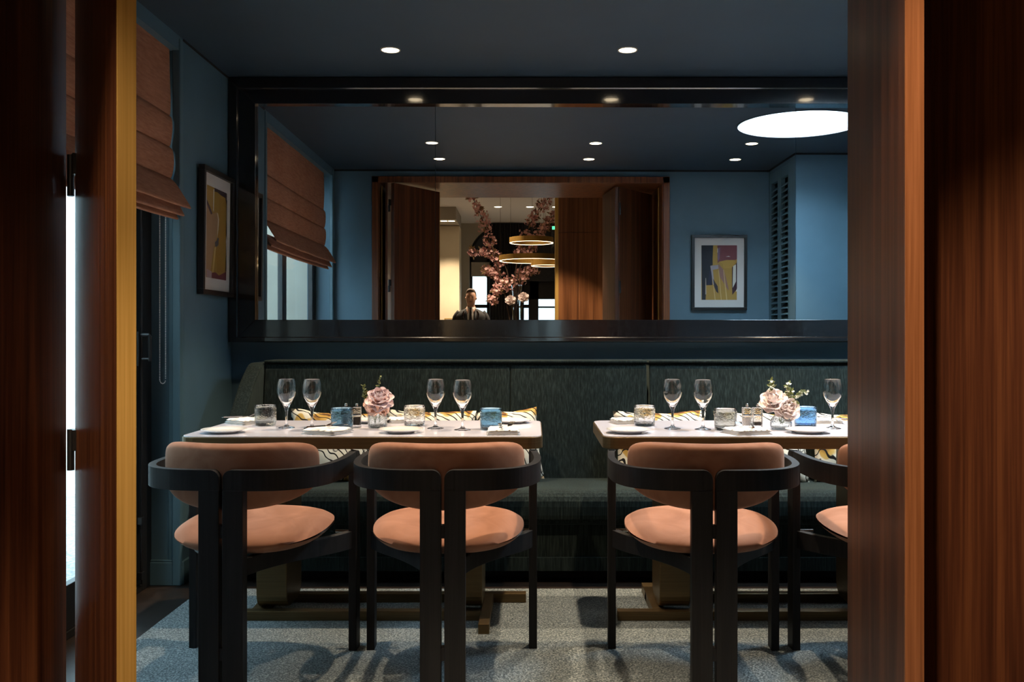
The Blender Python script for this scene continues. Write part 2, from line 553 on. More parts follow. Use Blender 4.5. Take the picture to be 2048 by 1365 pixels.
b.box(XL, JL, YFL, YF, 0, CEIL); b.box(JR, XR + 0.15, YFL, YF, 0, CEIL); b.box(JL, JR, YFL, YF, HEAD + 0.03, CEIL)
struct('wall_front', b, 'paint')
b = MB()
b.box(XR, XR + 0.15, YF, YF + 0.02, 0, CEIL); b.box(XR, XR + 0.15, YRET - 0.14, YRET - 0.12, 0, CEIL); b.box(XR, XR + 0.004, YRET - 0.12, YRET, 0, CEIL); b.box(XR + 0.1, XR + 0.15, YF, YRET - 0.12, 0, CEIL)
b.box(XR, XR + 0.15, YF, YRET - 0.12, 2.42, CEIL); b.box(XR, XR + 0.15, YF, YRET - 0.12, 0, 0.10)
struct('wall_right', b, 'paint')
struct('wall_return', MB().box(XR + 0.004, XFAR, YRET - 0.12, YRET, 0, CEIL), 'paint')
struct('wall_end', MB().box(XFAR, XFAR + 0.1, YRET - 0.12, YB, 0, CEIL), 'paint')

# baseboard and stepped trim in the window recess
b = MB(); b.box(XL - 0.152, XL - 0.03, WY1 - 0.016, WY1, 0, 0.105); b.box(XL - 0.152, XL - 0.03, WY1 - 0.010, WY1, 0.105, 0.115)
b.box(XL, XL + 0.014, WY1, YB, 0, 0.105)
struct('baseboard_left', b, 'trimpaint', 0.003)
b = MB(); b.box(XL - 0.03, XL + 0.006, WY1 - 0.020, WY1 + 0.022, 0, CEIL - 0.012); b.box(XL - 0.052, XL - 0.030, WY1 - 0.008, WY1, 0.0, CEIL - 0.012)
struct('trim_1', b, 'trimpaint', 0.004)
struct('trim_2', MB().box(XL - 0.02, XL + 0.006, WY0 - 0.06, WY0 + 0.01, 0, CEIL - 0.012), 'trimpaint', 0.004)
# black shadow gap where walls meet ceiling
b = MB(); b.box(XL, XL + 0.004, WY1 + 0.03, YB, CEIL - 0.010, CEIL); b.box(XL + 0.004, XR, YF, YF + 0.004, CEIL - 0.014, CEIL)
b.box(XR - 0.004, XR, YF, YRET, CEIL - 0.014, CEIL); b.box(XR, XFAR, YRET, YRET + 0.004, CEIL - 0.014, CEIL)
struct('trim_3', b, 'shadowgap')

# wood lining and casing of the doorway
b = MB()
b.box(JL - 0.03, JL + 0.012, YFL - 0.02, YF + 0.012, 0, HEAD); b.box(JR - 0.012, JR + 0.03, YFL - 0.02, YF + 0.012, 0, HEAD)
b.box(JL - 0.03, JR + 0.03, YFL - 0.02, YF + 0.012, HEAD, HEAD + 0.03)
struct('trim_4', b, 'wood2', 0.002)
b = MB()
b.box(JL - 0.050, JL + 0.004, YF, YF + 0.028, 0, HEAD + 0.05); b.box(JR - 0.004, JR + 0.050, YF, YF + 0.028, 0, HEAD + 0.05)
b.box(JL - 0.050, JR + 0.050, YF, YF + 0.028, HEAD + 0.001, HEAD + 0.052)
struct('trim_5', b, 'wood2', 0.003)
struct('trim_6', MB().box(JL + 0.012, JL + 0.017, 2.06, 2.11, 0.01, HEAD - 0.01).box(JR - 0.017, JR - 0.012, 1.98, 2.03, 0.01, HEAD - 0.01), 'brass')

# ------------------------------------------------------------------ folding doors
A0, A1 = (-1.083, 2.2995), (-0.762, 1.804)
def leaf2(name, p0, p1, t, side, edge, label):
    p0, p1 = Vector(p0), Vector(p1)
    d = p1 - p0
    L = d.length
    e = empty(name, (p0.x, p0.y, 0), (0, 0, math.atan2(d.y, d.x)), label, None, None, 'structure')
    y0, y1 = (0, t) if side > 0 else (-t, 0)
    w = 0.006 if edge else 0.0
    MB().box(0, L - w, y0, y1, 0.012, 2.340).build('leaf_panel', 'wood', e, bevel=0.0015)
    if edge:
        MB().box(L - w, L, y0, y1, 0.012, 2.340).build('edge_strip', edge, e, bevel=0.0008)
    return e, L, (y0 + y1) / 2
dA, LA, _ = leaf2('door_1', A0, A1, 0.035, -1, 'brass', 'rosewood folding door leaf with a bright brass edge strip')
dB, LB, _ = leaf2('door_2', (-1.1377, 2.290), (-1.195, 1.75), 0.018, -1, None, 'dark rosewood folding door leaf at the far left')
dD, LD, _ = leaf2('door_3', (0.7042, 2.1081), (0.6426, 1.6258), 0.032, 1, 'woodlip', 'rosewood folding door leaf with pale lipped edge')
dC, LC, _ = leaf2('door_4', (0.742, 2.115), (1.072, 1.68), 0.033, -1, None, 'rosewood folding door leaf at the far right')
def hinge(parent, zc, x, y, side):
    b = MB()
    b.tube([(x, y, zc - 0.050), (x, y, zc + 0.050)], 0.0085, 12)
    b.box(x, x + 0.034, min(y, y + side * 0.010), max(y, y + side * 0.010), zc - 0.0, zc + 0.050)
    b.box(x - 0.011, x + 0.004, y - 0.006, y + 0.006, zc - 0.050, zc)
    return b.build('hinge', 'black_metal', parent)
for zc in (0.20, 0.848, 1.515, 2.16):
    hinge(dA, zc, -0.0107, -0.043, 1)
    hinge(dD, zc, -0.010, 0.040, -1)
# ------------------------------------------------------------------ window, blind
e = empty('window_1', (XL - 0.15, WY0, 0), kind='structure', label='tall black framed french window on the left')
WX0, WX1 = -0.035, 0.02
b = MB(); b.box(WX0, WX1, 0, 0.05, 0, WTOP); b.box(WX0, WX1, WY1 - WY0 - 0.10, WY1 - WY0, 0, WTOP)
b.box(WX0, WX1, 0.05, WY1 - WY0 - 0.1, 0, 0.03); b.box(WX0, WX1, 0.05, WY1 - WY0 - 0.1, WTOP - 0.05, WTOP)
b.build('window_frame', 'black_metal', e, bevel=0.003)
edges = [0.05, 0.98, WY1 - WY0 - 0.10]
for y0, y1 in zip(edges, edges[1:]):
    b = MB(); w = 0.055
    b.box(-0.02, 0.015, y0, y0 + w, 0.03, WTOP - 0.05); b.box(-0.02, 0.015, y1 - w, y1, 0.03, WTOP - 0.05)
    b.box(-0.02, 0.015, y0 + w, y1 - w, 0.03, 0.20); b.box(-0.02, 0.015, y0 + w, y1 - w, WTOP - 0.11, WTOP - 0.05)
    s = b.build('sash', 'black_metal', e, bevel=0.003)
    MB().box(-0.006, 0.0, y0 + w, y1 - w, 0.20, WTOP - 0.11).build('pane', 'pane', s)
hy = WY1 - WY0 - 0.10
b = MB(); b.box(0.015, 0.024, hy - 0.05, hy - 0.01, 0.99, 1.14); b.tube([(0.024, hy - 0.03, 1.125), (0.062, hy - 0.03, 1.125), (0.066, hy - 0.03, 1.12), (0.066, hy - 0.03, 1.01)], 0.008, 8)
b.tube([(0.024, hy - 0.03, 1.02), (0.062, hy - 0.03, 1.02)], 0.006, 8)
b.build('handle', 'black_metal', e)
b = MB(); b.tube([(0.028, hy - 0.03, 0.06), (0.028, hy - 0.03, 2.2)], 0.006, 8); b.box(0.015, 0.036, hy - 0.045, hy - 0.015, 0.30, 0.33); b.box(0.015, 0.036, hy - 0.045, hy - 0.015, 0.06, 0.09)
b.build('bolt_rod', 'black_metal', e)

# roman blind
BY0, BY1 = 2.40, 4.195
e = empty('roman_blind', (XL - 0.072, BY0, 0), label='russet linen roman blind half lowered over the tall window', cat='blind')
BL = BY1 - BY0
def sheet(prof, th=0.004, nv=26, wob=0.004, seed=0, droop=0.0):
    """prof: list of (x, z); a cloth sheet along Y with thickness"""
    prof = [Vector((p[0], 0, p[1])) for p in prof]
    P = catmull(prof, 5)
    n = len(P)
    b = MB()
    def fn(u, v, off):
        i = min(int(round(u * (n - 1))), n - 1)
        p = P[i]
        d = (P[min(i + 1, n - 1)] - P[max(i - 1, 0)]).normalized()
        nx, nz = d.z, -d.x
        y = v * BL
        w = wob * noise.noise(Vector((p.z * 4 + seed, y * 3.1, seed))) * (1.0 + 2.0 * u)
        dz = -droop * math.sin(v * PI) * u
        return (p.x + nx * off + w, y, p.z + nz * off + dz + 0.004 * noise.noise(Vector((seed * 3, y * 2.3, 7)))* u)
    b.grid(n - 1, nv, lambda u, v: fn(u, v, th / 2))
    b.grid(n - 1, nv, lambda u, v: fn(u, v, -th / 2))
    return b
sheet([(0.030, 2.462), (0.034, 2.35), (0.036, 2.22), (0.034, 2.12), (0.026, 2.104)], seed=1).build('fabric_panel', 'blind', e, smooth=True)
sheet([(0.030, 2.108), (0.044, 2.085), (0.046, 2.03), (0.040, 1.975), (0.028, 1.962)], seed=2).build('fabric_panel', 'blind', e, smooth=True)
sheet([(0.030, 1.966), (0.046, 1.945), (0.050, 1.89), (0.042, 1.835), (0.030, 1.822)], seed=3).build('fabric_panel', 'blind', e, smooth=True)
sheet([(0.032, 1.828), (0.062, 1.800), (0.098, 1.745), (0.122, 1.705), (0.128, 1.690), (0.118, 1.692), (0.080, 1.722)], seed=4, droop=0.008).build('fold', 'blind', e, smooth=True)
sheet([(0.034, 1.74), (0.066, 1.715), (0.090, 1.675), (0.098, 1.658), (0.086, 1.660), (0.05, 1.69)], seed=5, droop=0.010).build('fold', 'blind', e, smooth=True)
sheet([(0.030, 1.72), (0.050, 1.690), (0.068, 1.655), (0.074, 1.642), (0.060, 1.645), (0.03, 1.67)], seed=6, droop=0.012).build('fold', 'blind', e, smooth=True)
MB().box(0.0, 0.030, 0.0, BL, 2.43, 2.464).build('headrail', 'trimpaint', e)
b = MB()
cy = 4.205 - BY0
cpts = []
zz = 2.40
while zz > 0.925:
    cpts.append((0.013, zz)); zz -= 0.0075
for k in range(1, 8):
    a = PI * k / 8
    cpts.append((0.000 + 0.013 * math.cos(a), 0.925 - 0.018 * math.sin(a)))
zz = 0.925
while zz < 2.40:
    cpts.append((-0.013, zz)); zz += 0.0075
for x, z in cpts:
    b.lathe([(0, -0.0028), (0.0026, -0.0014), (0.0026, 0.0014), (0, 0.0028)], 6, (x, cy, z))
tag(b.build('bead_chain', 'chrome_bead', e), 'hanging loop of small chrome beads', kind='stuff')

# outside the window: courtyard wall and gravel
struct('wall_courtyard', MB().box(-3.6, -3.4, -0.5, 7.5, -0.1, 3.4), 'outwall')
struct('ground_outside', MB().box(-3.4, XL - 0.2, -0.5, 7.5, -0.15, -0.06), 'gravel')
e = empty('planter_trough', (-2.95, 3.30, -0.06), label='black trough planter outside the french window', cat='planter')
b = MB(); b.box(-0.16, 0.16, -0.3, 0.3, 0, 0.03); b.box(-0.16, -0.14, -0.3, 0.3, 0.03, 0.36); b.box(0.14, 0.16, -0.3, 0.3, 0.03, 0.36)
b.box(-0.14, 0.14, -0.3, -0.28, 0.03, 0.36); b.box(-0.14, 0.14, 0.28, 0.3, 0.03, 0.36)
b.build('trough', 'black_metal', e, bevel=0.004)
MB().box(-0.14, 0.14, -0.28, 0.28, 0.03, 0.32).build('soil', 'bark', e)

# ------------------------------------------------------------------ carpet
def carpet_tile():
    b = MB()
    b.box(-1.455, 3.2, 2.16, 4.125, 0.0, 0.012)
    return b
o = carpet_tile().build('carpet', 'carpet', bevel=0.004)
tag(o, 'blue grey flecked carpet laid under the tables and chairs', 'carpet')

# ------------------------------------------------------------------ mirror
e = empty('wall_mirror', (0, 4.870, 0), label='wide black lacquer framed mirror filling the back wall', cat='mirror')
gx0, gx1, gz0, gz1 = -1.446, 2.30, 1.2025, 2.326         # glass
bx0, bx1, bz0, bz1 = -1.534, 2.382, 1.114, 2.400        # outer edge of the bevel
ox0, ox1, oz0, oz1 = -1.583, 2.43, 1.086, 2.462         # outside
rects = [((ox0, ox1, oz0, oz1), 0.074), ((ox0, ox1, oz0, oz1), 0.005), ((ox0 + 0.005, ox1 - 0.005, oz0 + 0.005, oz1 - 0.005), 0.0),
         ((bx0 - 0.005, bx1 + 0.005, bz0 - 0.005, bz1 + 0.005), 0.0), ((bx0, bx1, bz0, bz1), 0.004), ((bx0, bx1, bz0, bz1), 0.012),
         ((gx0, gx1, gz0, gz1), 0.012), ((gx0, gx1, gz0, gz1), 0.074)]
def corners(r, y):
    x0, x1, z0, z1 = r
    return [Vector((x0, y, z0)), Vector((x1, y, z0)), Vector((x1, y, z1)), Vector((x0, y, z1))]
for k in range(4):
    b = MB()
    A = [b.bm.verts.new(corners(r, y)[k]) for r, y in rects]
    Bv = [b.bm.verts.new(corners(r, y)[(k + 1) % 4]) for r, y in rects]
    n = len(rects)
    for i in range(n):
        j = (i + 1) % n
        b.bm.faces.new((A[i], Bv[i], Bv[j], A[j]))
    b.bm.faces.new(A); b.bm.faces.new(Bv[::-1])
    b.build('frame_rail', 'lacquer', e, bevel=0.0012)
seams = [gx0, -0.513, 1.374, gx1]
for x0, x1 in zip(seams, seams[1:]):
    b = MB()
    b.box(x0 + 0.0010, x1 - 0.0010, 0, 0.005, gz0, gz1)
    for v in b.bm.verts:
        v.co.y += MIR_TILT * v.co.x + 0.050
    b.build('mirror_pane', 'mirror', e)
# ------------------------------------------------------------------ ceiling lights
def downlight(x, y, z, watts, label, group, r=0.042, size=74, blend=0.6):
    e = empty('downlight', (x, y, z), label=label, cat='ceiling light', group=group)
    MB().lathe([(r + 0.006, 0.0), (r + 0.005, -0.004), (r, -0.004), (r - 0.002, -0.001), (r - 0.002, 0.0)], 28).build('trim_ring', 'white_trim', e, smooth=True)
    MB().lathe([(0, -0.0022), (r - 0.002, -0.0022), (r - 0.002, 0.0), (0, 0.0)], 28).build('lens', 'lampwarm', e)
    if watts:
        add_spot('lamp', e, (0, 0, -0.012), watts, WARM, size, blend)
    return e
rows = [(4.415, (-0.672, 0.442, 1.55), 'nearest the big mirror'), (3.27, (-0.690, 0.455, 1.550), 'in the middle row of the mirror reflection'), (2.67, (-0.690, 0.450, 1.570), 'in the row nearest the doorway, seen in the mirror')]
side = ['left', 'middle', 'right']
for (ry, xs, txt), watts in zip(rows, ROOM_SPOT_W):
    for k, rx in enumerate(xs):
        downlight(rx, ry, CEIL, watts, 'round recessed ceiling downlight %s, %s one' % (txt, side[k]), 'dining room downlights')
e = empty('round_skylight', (SKX, SKY_, CEIL), label='large round glowing skylight in the ceiling, seen in the mirror', cat='skylight')
MB().lathe([(SKR - 0.001, -0.003), (SKR + 0.012, -0.003), (SKR + 0.012, 0.0), (SKR - 0.001, 0.0)], 64).build('rim', 'ceiling', e)
MB().lathe([(SKR - 0.001, -0.002), (SKR - 0.001, SKD), (SKR + 0.02, SKD), (SKR + 0.02, 0.101)], 64).build('well', 'wellwhite', e, smooth=False)
MB().lathe([(0, SKD - 0.004), (SKR - 0.002, SKD - 0.004), (SKR - 0.002, SKD), (0, SKD)], 64).build('diffuser', 'skylight', e)

# ------------------------------------------------------------------ pictures
def picture(name, loc, rotz, label, shapes, bg, tilt=0.0, w=0.452, h=0.612):
    e = empty(name, loc, (tilt, 0, rotz), label, 'picture')   # local: faces -Y, x right, z up from base
    fw, d = 0.024, 0.030
    for x0, x1, z0, z1 in ((-w/2, w/2, 0, fw), (-w/2, w/2, h - fw, h), (-w/2, -w/2 + fw, fw, h - fw), (w/2 - fw, w/2, fw, h - fw)):
        MB().box(x0, x1, -d, 0, z0, z1).build('frame_rail', 'blackwood', e, bevel=0.002)
    MB().box(-w/2 + fw, w/2 - fw, -0.012, -0.004, fw, h - fw).build('mat_board', 'mat', e)
    aw, ah = 0.290, 0.444
    x0, z1 = -aw / 2, h / 2 + ah / 2
    b = MB()
    mats = []
    def poly(pts, col, layer):
        k = len(mats)
        mats.append(plain('art_pigment', col, 0.7))
        vs = [b.bm.verts.new((x0 + u * aw, -0.0124 - 0.00025 * layer, z1 - v * ah)) for u, v in pts]
        f = b.bm.faces.new(vs); f.material_index = k
    poly([(0, 0), (1, 0), (1, 1), (0, 1)], bg, 0)
    for i, (pts, col) in enumerate(shapes):
        poly(pts, col, i + 1)
    me = b.mesh('art_print', mats)
    link('art_print', me, e)
    MB().box(-w/2 + fw, w/2 - fw, -0.022, -0.020, fw, h - fw).build('glazing', 'picglass', e)
    return e
must = (0.38, 0.23, 0.045)
shA = [([(0, .05), (.30, .05), (.30, .22), (.12, .2), (0, .16)], (0.42, 0.25, 0.07)),
       ([(0, .20), (.12, .24), (.3, .29), (.5, .26), (.55, .33), (.52, .45), (.44, .60), (.36, .66), (.22, .92), (0, .94)], (0.40, 0.24, 0.13)),
       ([(0, .16), (.14, .22), (.28, .29), (.2, .31), (0, .21)], (0.09, 0.05, 0.06)),
       ([(.36, .0), (1, .0), (1, .14), (.93, .06), (.7, .05), (.5, .035), (.36, .04)], (0.055, 0.03, 0.04)),
       ([(.60, .08), (.93, .10), (.97, .5), (.9, .9), (.55, .93), (.45, .72), (.6, .4)], (0.36, 0.20, 0.03)),
       ([(.30, .02), (.345, .02), (.34, .16), (.33, .27), (.30, .25)], (0.75, 0.72, 0.66)),
       ([(.49, .26), (.54, .27), (.60, .33), (.57, .45), (.5, .56), (.53, .42), (.54, .33)], (0.70, 0.60, 0.48)),
       ([(.40, .60), (.5, .57), (.52, .54), (.6, .54), (.58, .62), (.5, .64), (.43, .66)], (0.10, 0.09, 0.10)),
       ([(.38, .66), (.46, .64), (.34, .97), (.26, .97)], (0.62, 0.42, 0.15)),
       ([(0, .93), (.28, .94), (.45, .93), (.62, .96), (.8, .93), (1, .90), (1, 1), (0, 1)], (0.16, 0.035, 0.05)),
       ([(0, .91), (.26, .93), (.25, 1), (0, 1)], (0.42, 0.30, 0.33)),
       ([(.97, .08), (1, .08), (1, .9), (.96, .9), (.99, .55), (.95, .45), (.98, .3)], (0.05, 0.03, 0.03)),
       ([(.96, .48), (.99, .55), (.985, .63), (.95, .56)], (0.75, 0.72, 0.66))]
shB = [([(0, 0), (.33, 0), (.315, .25), (.32, .36), (.25, .38), (.30, .6), (.31, .73), (.14, .73), (.12, 1), (.02, 1), (.01, .6)], (0.016, 0.017, 0.024)),
       ([(.24, .42), (.29, .5), (.31, .72), (.16, .72), (.2, .6)], (0.02, 0.022, 0.05)),
       ([(.45, 0), (1, 0), (1, .25), (.92, .28), (.5, .30), (.455, .33)], (0.17, 0.045, 0.055)),
       ([(.455, .07), (.53, .03), (.51, .24), (.47, .30), (.45, .2)], (0.19, 0.12, 0.20)),
       ([(.50, .30), (.70, .27), (.93, .27), (.98, .31), (.9, .36), (.86, .42), (.62, .42), (.6, .34)], (0.46, 0.28, 0.055)),
       ([(.47, .33), (.56, .40), (.64, .46), (.77, .80), (.76, .83), (.62, .68), (.52, .58)], (0.27, 0.14, 0.12)),
       ([(.25, .375), (.47, .36), (.48, .43), (.32, .45), (.37, .72), (.33, .73), (.28, .5)], (0.36, 0.32, 0.36)),
       ([(.33, .61), (.38, .67), (.46, .75), (.48, .88), (.42, .85), (.36, .76)], (0.035, 0.025, 0.035)),
       ([(.86, .40), (.97, .34), (1, .30), (1, .80), (.87, .91), (.86, .7)], (0.05, 0.015, 0.025)),
       ([(.89, .38), (.97, .35), (.975, .66), (.88, .78)], (0.68, 0.66, 0.58)),
       ([(1, .79), (1, .84), (.965, .85)], (0.70, 0.68, 0.62)),
       ([(.475, .45), (.49, .45), (.57, 1), (.55, 1)], (0.60, 0.42, 0.18)),
       ([(.615, .45), (.63, .45), (.73, 1), (.70, 1)], (0.60, 0.42, 0.18)),
       ([(.335, .74), (.35, .74), (.40, 1), (.375, 1)], (0.60, 0.42, 0.18)),
       ([(.68, .21), (.76, .195), (.82, .21), (.75, .208)], (0.70, 0.66, 0.60)),
       ([(.115, .6), (.13, .6), (.14, .9), (.11, .9)], (0.45, 0.40, 0.35)),
       ([(.445, .06), (.46, .05), (.46, .13), (.445, .14)], (0.7, 0.66, 0.6))]
picture('framed_picture', (XL + 0.004, 4.648, 1.318), -PI / 2 + PI, 'framed abstract print in ochre and pink on the left wall', shA, must, 0.012)
shB = [([(1 - u, v) for u, v in pts], col) for pts, col in shB]     # seen reversed in the mirror
picture('framed_picture', (1.543, YF + 0.004, 1.322), PI, 'framed abstract print with black and burgundy blocks, seen in the mirror', shB, must, 0.012)

# ------------------------------------------------------------------ louvred cupboard doors on the right wall
for k, (y0, y1) in enumerate(((YF + 0.022, 2.498), (2.502, YRET - 0.142))):
    e = empty('louvre_door', (XR, y0, 0.10), label='slate blue louvred cupboard door %s, seen in the mirror' % ('next to the framed print' if k == 0 else 'next to the bright blue wall'), cat='cupboard door', group='louvred cupboard doors')
    W, H, st = y1 - y0, 2.32, 0.05
    for a, c in ((0, st), (W - st, W)):
        MB().box(0, 0.032, a, c, 0, H).build('stile', 'trimpaint', e, bevel=0.002)
    for a, c in ((0, 0.09), (H - 0.08, H)):
        MB().box(0, 0.032, st, W - st, a, c).build('rail', 'trimpaint', e, bevel=0.002)
    pitch = 0.045
    n = int((H - 0.19) / pitch)
    bs = MB()
    c, s_ = math.cos(math.radians(40)), math.sin(math.radians(40))
    pr = []
    for a, t in ((-0.026, -0.003), (0.026, -0.003), (0.026, 0.003), (-0.026, 0.003)):
        pr.append((0.016 + a * c - t * s_, a * s_ + t * c))
    bs.prism(pr, st, W - st, 'Y')
    me = bs.mesh('slat', 'trimpaint')
    for i in range(n):
        link('slat', me, e, (0, 0, 0.115 + i * pitch))
    MB().box(0.070, 0.08, st, W - st, 0.0, H).build('dark_back', 'shadowgap', e)

# ------------------------------------------------------------------ banquette
SEATZ = 0.42
def rounded_profile(pts, r, n=4):
    out = []
    m = len(pts)
    for i in range(m):
        p0, p1, p2 = Vector(pts[i - 1]), Vector(pts[i]), Vector(pts[(i + 1) % m])
        a, c = (p0 - p1), (p2 - p1)
        rr = min(r[i] if isinstance(r, (list, tuple)) else r, a.length * 0.49, c.length * 0.49)
        if rr < 1e-4:
            out.append(tuple(p1)); continue
        A, C = p1 + a.normalized() * rr, p1 + c.normalized() * rr
        for k in range(n + 1):
            t = k / n
            q = A * (1 - t) ** 2 + p1 * 2 * t * (1 - t) + C * t * t
            out.append((q.x, q.y))
    return out
def banquette(x0, x1, splits, label, end_left):
    e = empty('banquette', ((x0 + x1) / 2, 4.5, 0), label=label, cat='banquette', group='banquette along the mirror wall')
    cx = (x0 + x1) / 2
    def part(name, prof, a, c, mat, bev=0.006):
        b = MB().prism([(y - 4.5, z) for y, z in prof], a - cx, c - cx, 'X')
        return b.build(name, mat, e, bevel=bev)
    part('plinth', [(4.36, 0.0), (4.86, 0.0), (4.86, 0.06), (4.36, 0.06)], x0 + 0.04, x1, 'shadowgap', 0)
    part('front_panel', [(4.262, 0.055), (4.30, 0.055), (4.30, 0.285), (4.262, 0.285)], x0, x1, 'banq')
    part('skirt_rail', [(4.250, 0.055), (4.262, 0.055), (4.262, 0.118), (4.250, 0.118)], x0, x1, 'banq', 0.002)
    part('seat_cushion', rounded_profile([(4.225, 0.262), (4.70, 0.275), (4.70, SEATZ), (4.225, SEATZ)], [0.05, 0.01, 0.01, 0.07], 5), x0, x1, 'banq', 0.012)
    xs = [x0] + splits + [x1]
    for a, c in zip(xs, xs[1:]):
        part('backrest', rounded_profile([(4.615, SEATZ - 0.03), (4.94, SEATZ - 0.03), (4.94, 0.985), (4.70, 0.985)], [0.01, 0.0, 0.03, 0.035], 5), a + 0.0015, c - 0.0015, 'banq', 0.012)
    part('top_welt', rounded_profile([(4.690, 0.984), (4.942, 0.984), (4.942, 0.997), (4.690, 0.997)], 0.006), x0, x1, 'banq', 0.003)
    if end_left:
        part('side_wing', rounded_profile([(4.215, 0.06), (4.94, 0.06), (4.94, 0.985), (4.68, 0.985), (4.54, 0.90), (4.35, 0.72), (4.215, 0.50)], [0.01, 0, 0.03, 0.05, 0.06, 0.06, 0.06]), x0 - 0.075, x0 - 0.001, 'banq', 0.015)
    return e
banquette(-1.345, 0.566, [-0.117], 'dark green striated velvet banquette behind the left table', True)
banquette(0.576, 3.05, [1.75], 'dark green striated velvet banquette behind the right table', False)

# ------------------------------------------------------------------ scatter cushions
def cushion_mesh(w, h, t, seed):
    b = MB()
    n = 18
    def fn(sgn):
        def g(u, v):
            a, c = 2 * u - 1, 2 * v - 1
            th = t / 2 * max(0.0, (1 - abs(a) ** 2.6)) ** 0.55 * max(0.0, (1 - abs(c) ** 2.6)) ** 0.55
            pin = 1 - 0.07 * (1 - abs(a) ** 2) * abs(c) ** 4
            pin2 = 1 - 0.07 * (1 - abs(c) ** 2) * abs(a) ** 4
            wv = 0.012 * noise.noise(Vector((a * 1.6 + seed, c * 1.6, seed)))
            return (a * w / 2 * pin2, sgn * th + wv, c * h / 2 * pin + 0.010 * noise.noise(Vector((a * 2 + seed * 2, 3, 1))) * abs(c))
        return g
    b.grid(n, n, fn(-1)); b.grid(n, n, fn(1))
    return b
cushions = [(-0.985, 0.40, 0.345, 0.10, 0.06, 'marbled scatter cushion behind the pair of wine glasses on the left table'),
            (-0.50, 0.44, 0.35, -0.05, 0.0, 'marbled scatter cushion behind the flower vase of the left table'),
            (-0.115, 0.30, 0.352, 0.12, -0.08, 'marbled scatter cushion peeking out beyond the right end of the left table'),
            (0.62, 0.46, 0.345, 0.05, -0.02, 'marbled scatter cushion at the left end of the right table'),
            (1.10, 0.46, 0.34, -0.06, 0.03, 'marbled scatter cushion behind the salt and pepper mills of the right table'),
            (1.56, 0.44, 0.335, 0.03, 0.0, 'marbled scatter cushion nearest the rosewood door on the right')]
for i, (x, w, h, rz, ry, lab) in enumerate(cushions):
    o = cushion_mesh(w, h, 0.13, i * 3.7).build('scatter_cushion', 'cushion', None, (x, 4.545, SEATZ + h / 2 - 0.006), (math.radians(-14), ry, rz), smooth=True, weld=0.0005)
    tag(o, lab, 'cushion', 'marbled scatter cushions')

# ------------------------------------------------------------------ tables
TW, TD, TH, TY = 1.352, 0.642, 0.75, 3.481
def make_table(x0, label):
    e = empty('dining_table', (x0 + TW / 2, TY + TD / 2, 0.0), label=label, cat='table', group='dining tables')
    hx, hy = TW / 2, TD / 2
    MB().prism(rrect(-hx, hx, -hy, hy, 0.055), TH - 0.048, TH - 0.004).build('edge_band', 'bronze', e, bevel=0.003)
    MB().prism(rrect(-hx + 0.004, hx - 0.004, -hy + 0.004, hy - 0.004, 0.052), TH - 0.006, TH).build('tabletop', 'tabletop', e, bevel=0.001)
    hb = 0.037
    F = lambda x: x - hx
    G = lambda y: y - TY - hy
    z0 = 0.012
    MB().box(F(0.070), F(1.153), G(3.657), G(3.700), z0, z0 + hb).build('base_bar', 'bronze', e, bevel=0.002)
    MB().box(F(0.210), F(1.287), G(3.905), G(3.950), z0, z0 + hb).build('base_bar', 'bronze', e, bevel=0.002)
    MB().box(F(0.210), F(0.258), G(3.700), G(4.080), z0, z0 + hb + 0.0005).build('base_bar', 'bronze', e, bevel=0.002)
    MB().box(F(1.112), F(1.153), G(3.494), G(3.905), z0, z0 + hb + 0.0005).build('base_bar', 'bronze', e, bevel=0.002)
    for a, c in ((0.235, 0.355), (0.998, 1.118)):
        prof = rounded_profile([(G(3.67), 0.052), (G(3.905), 0.052), (G(3.905), TH - 0.05), (G(3.67), TH - 0.05)], [0.07, 0.07, 0.0, 0.0], 6)
        MB().prism(prof, F(a), F(c), 'X').build('pedestal', 'bronze', e, bevel=0.004)
    return e
T1X, T2X = -1.318, 0.258
make_table(T1X, 'lilac white topped dining table with bronze edge at the left')
make_table(T2X, 'lilac white topped dining table with bronze edge at the right')

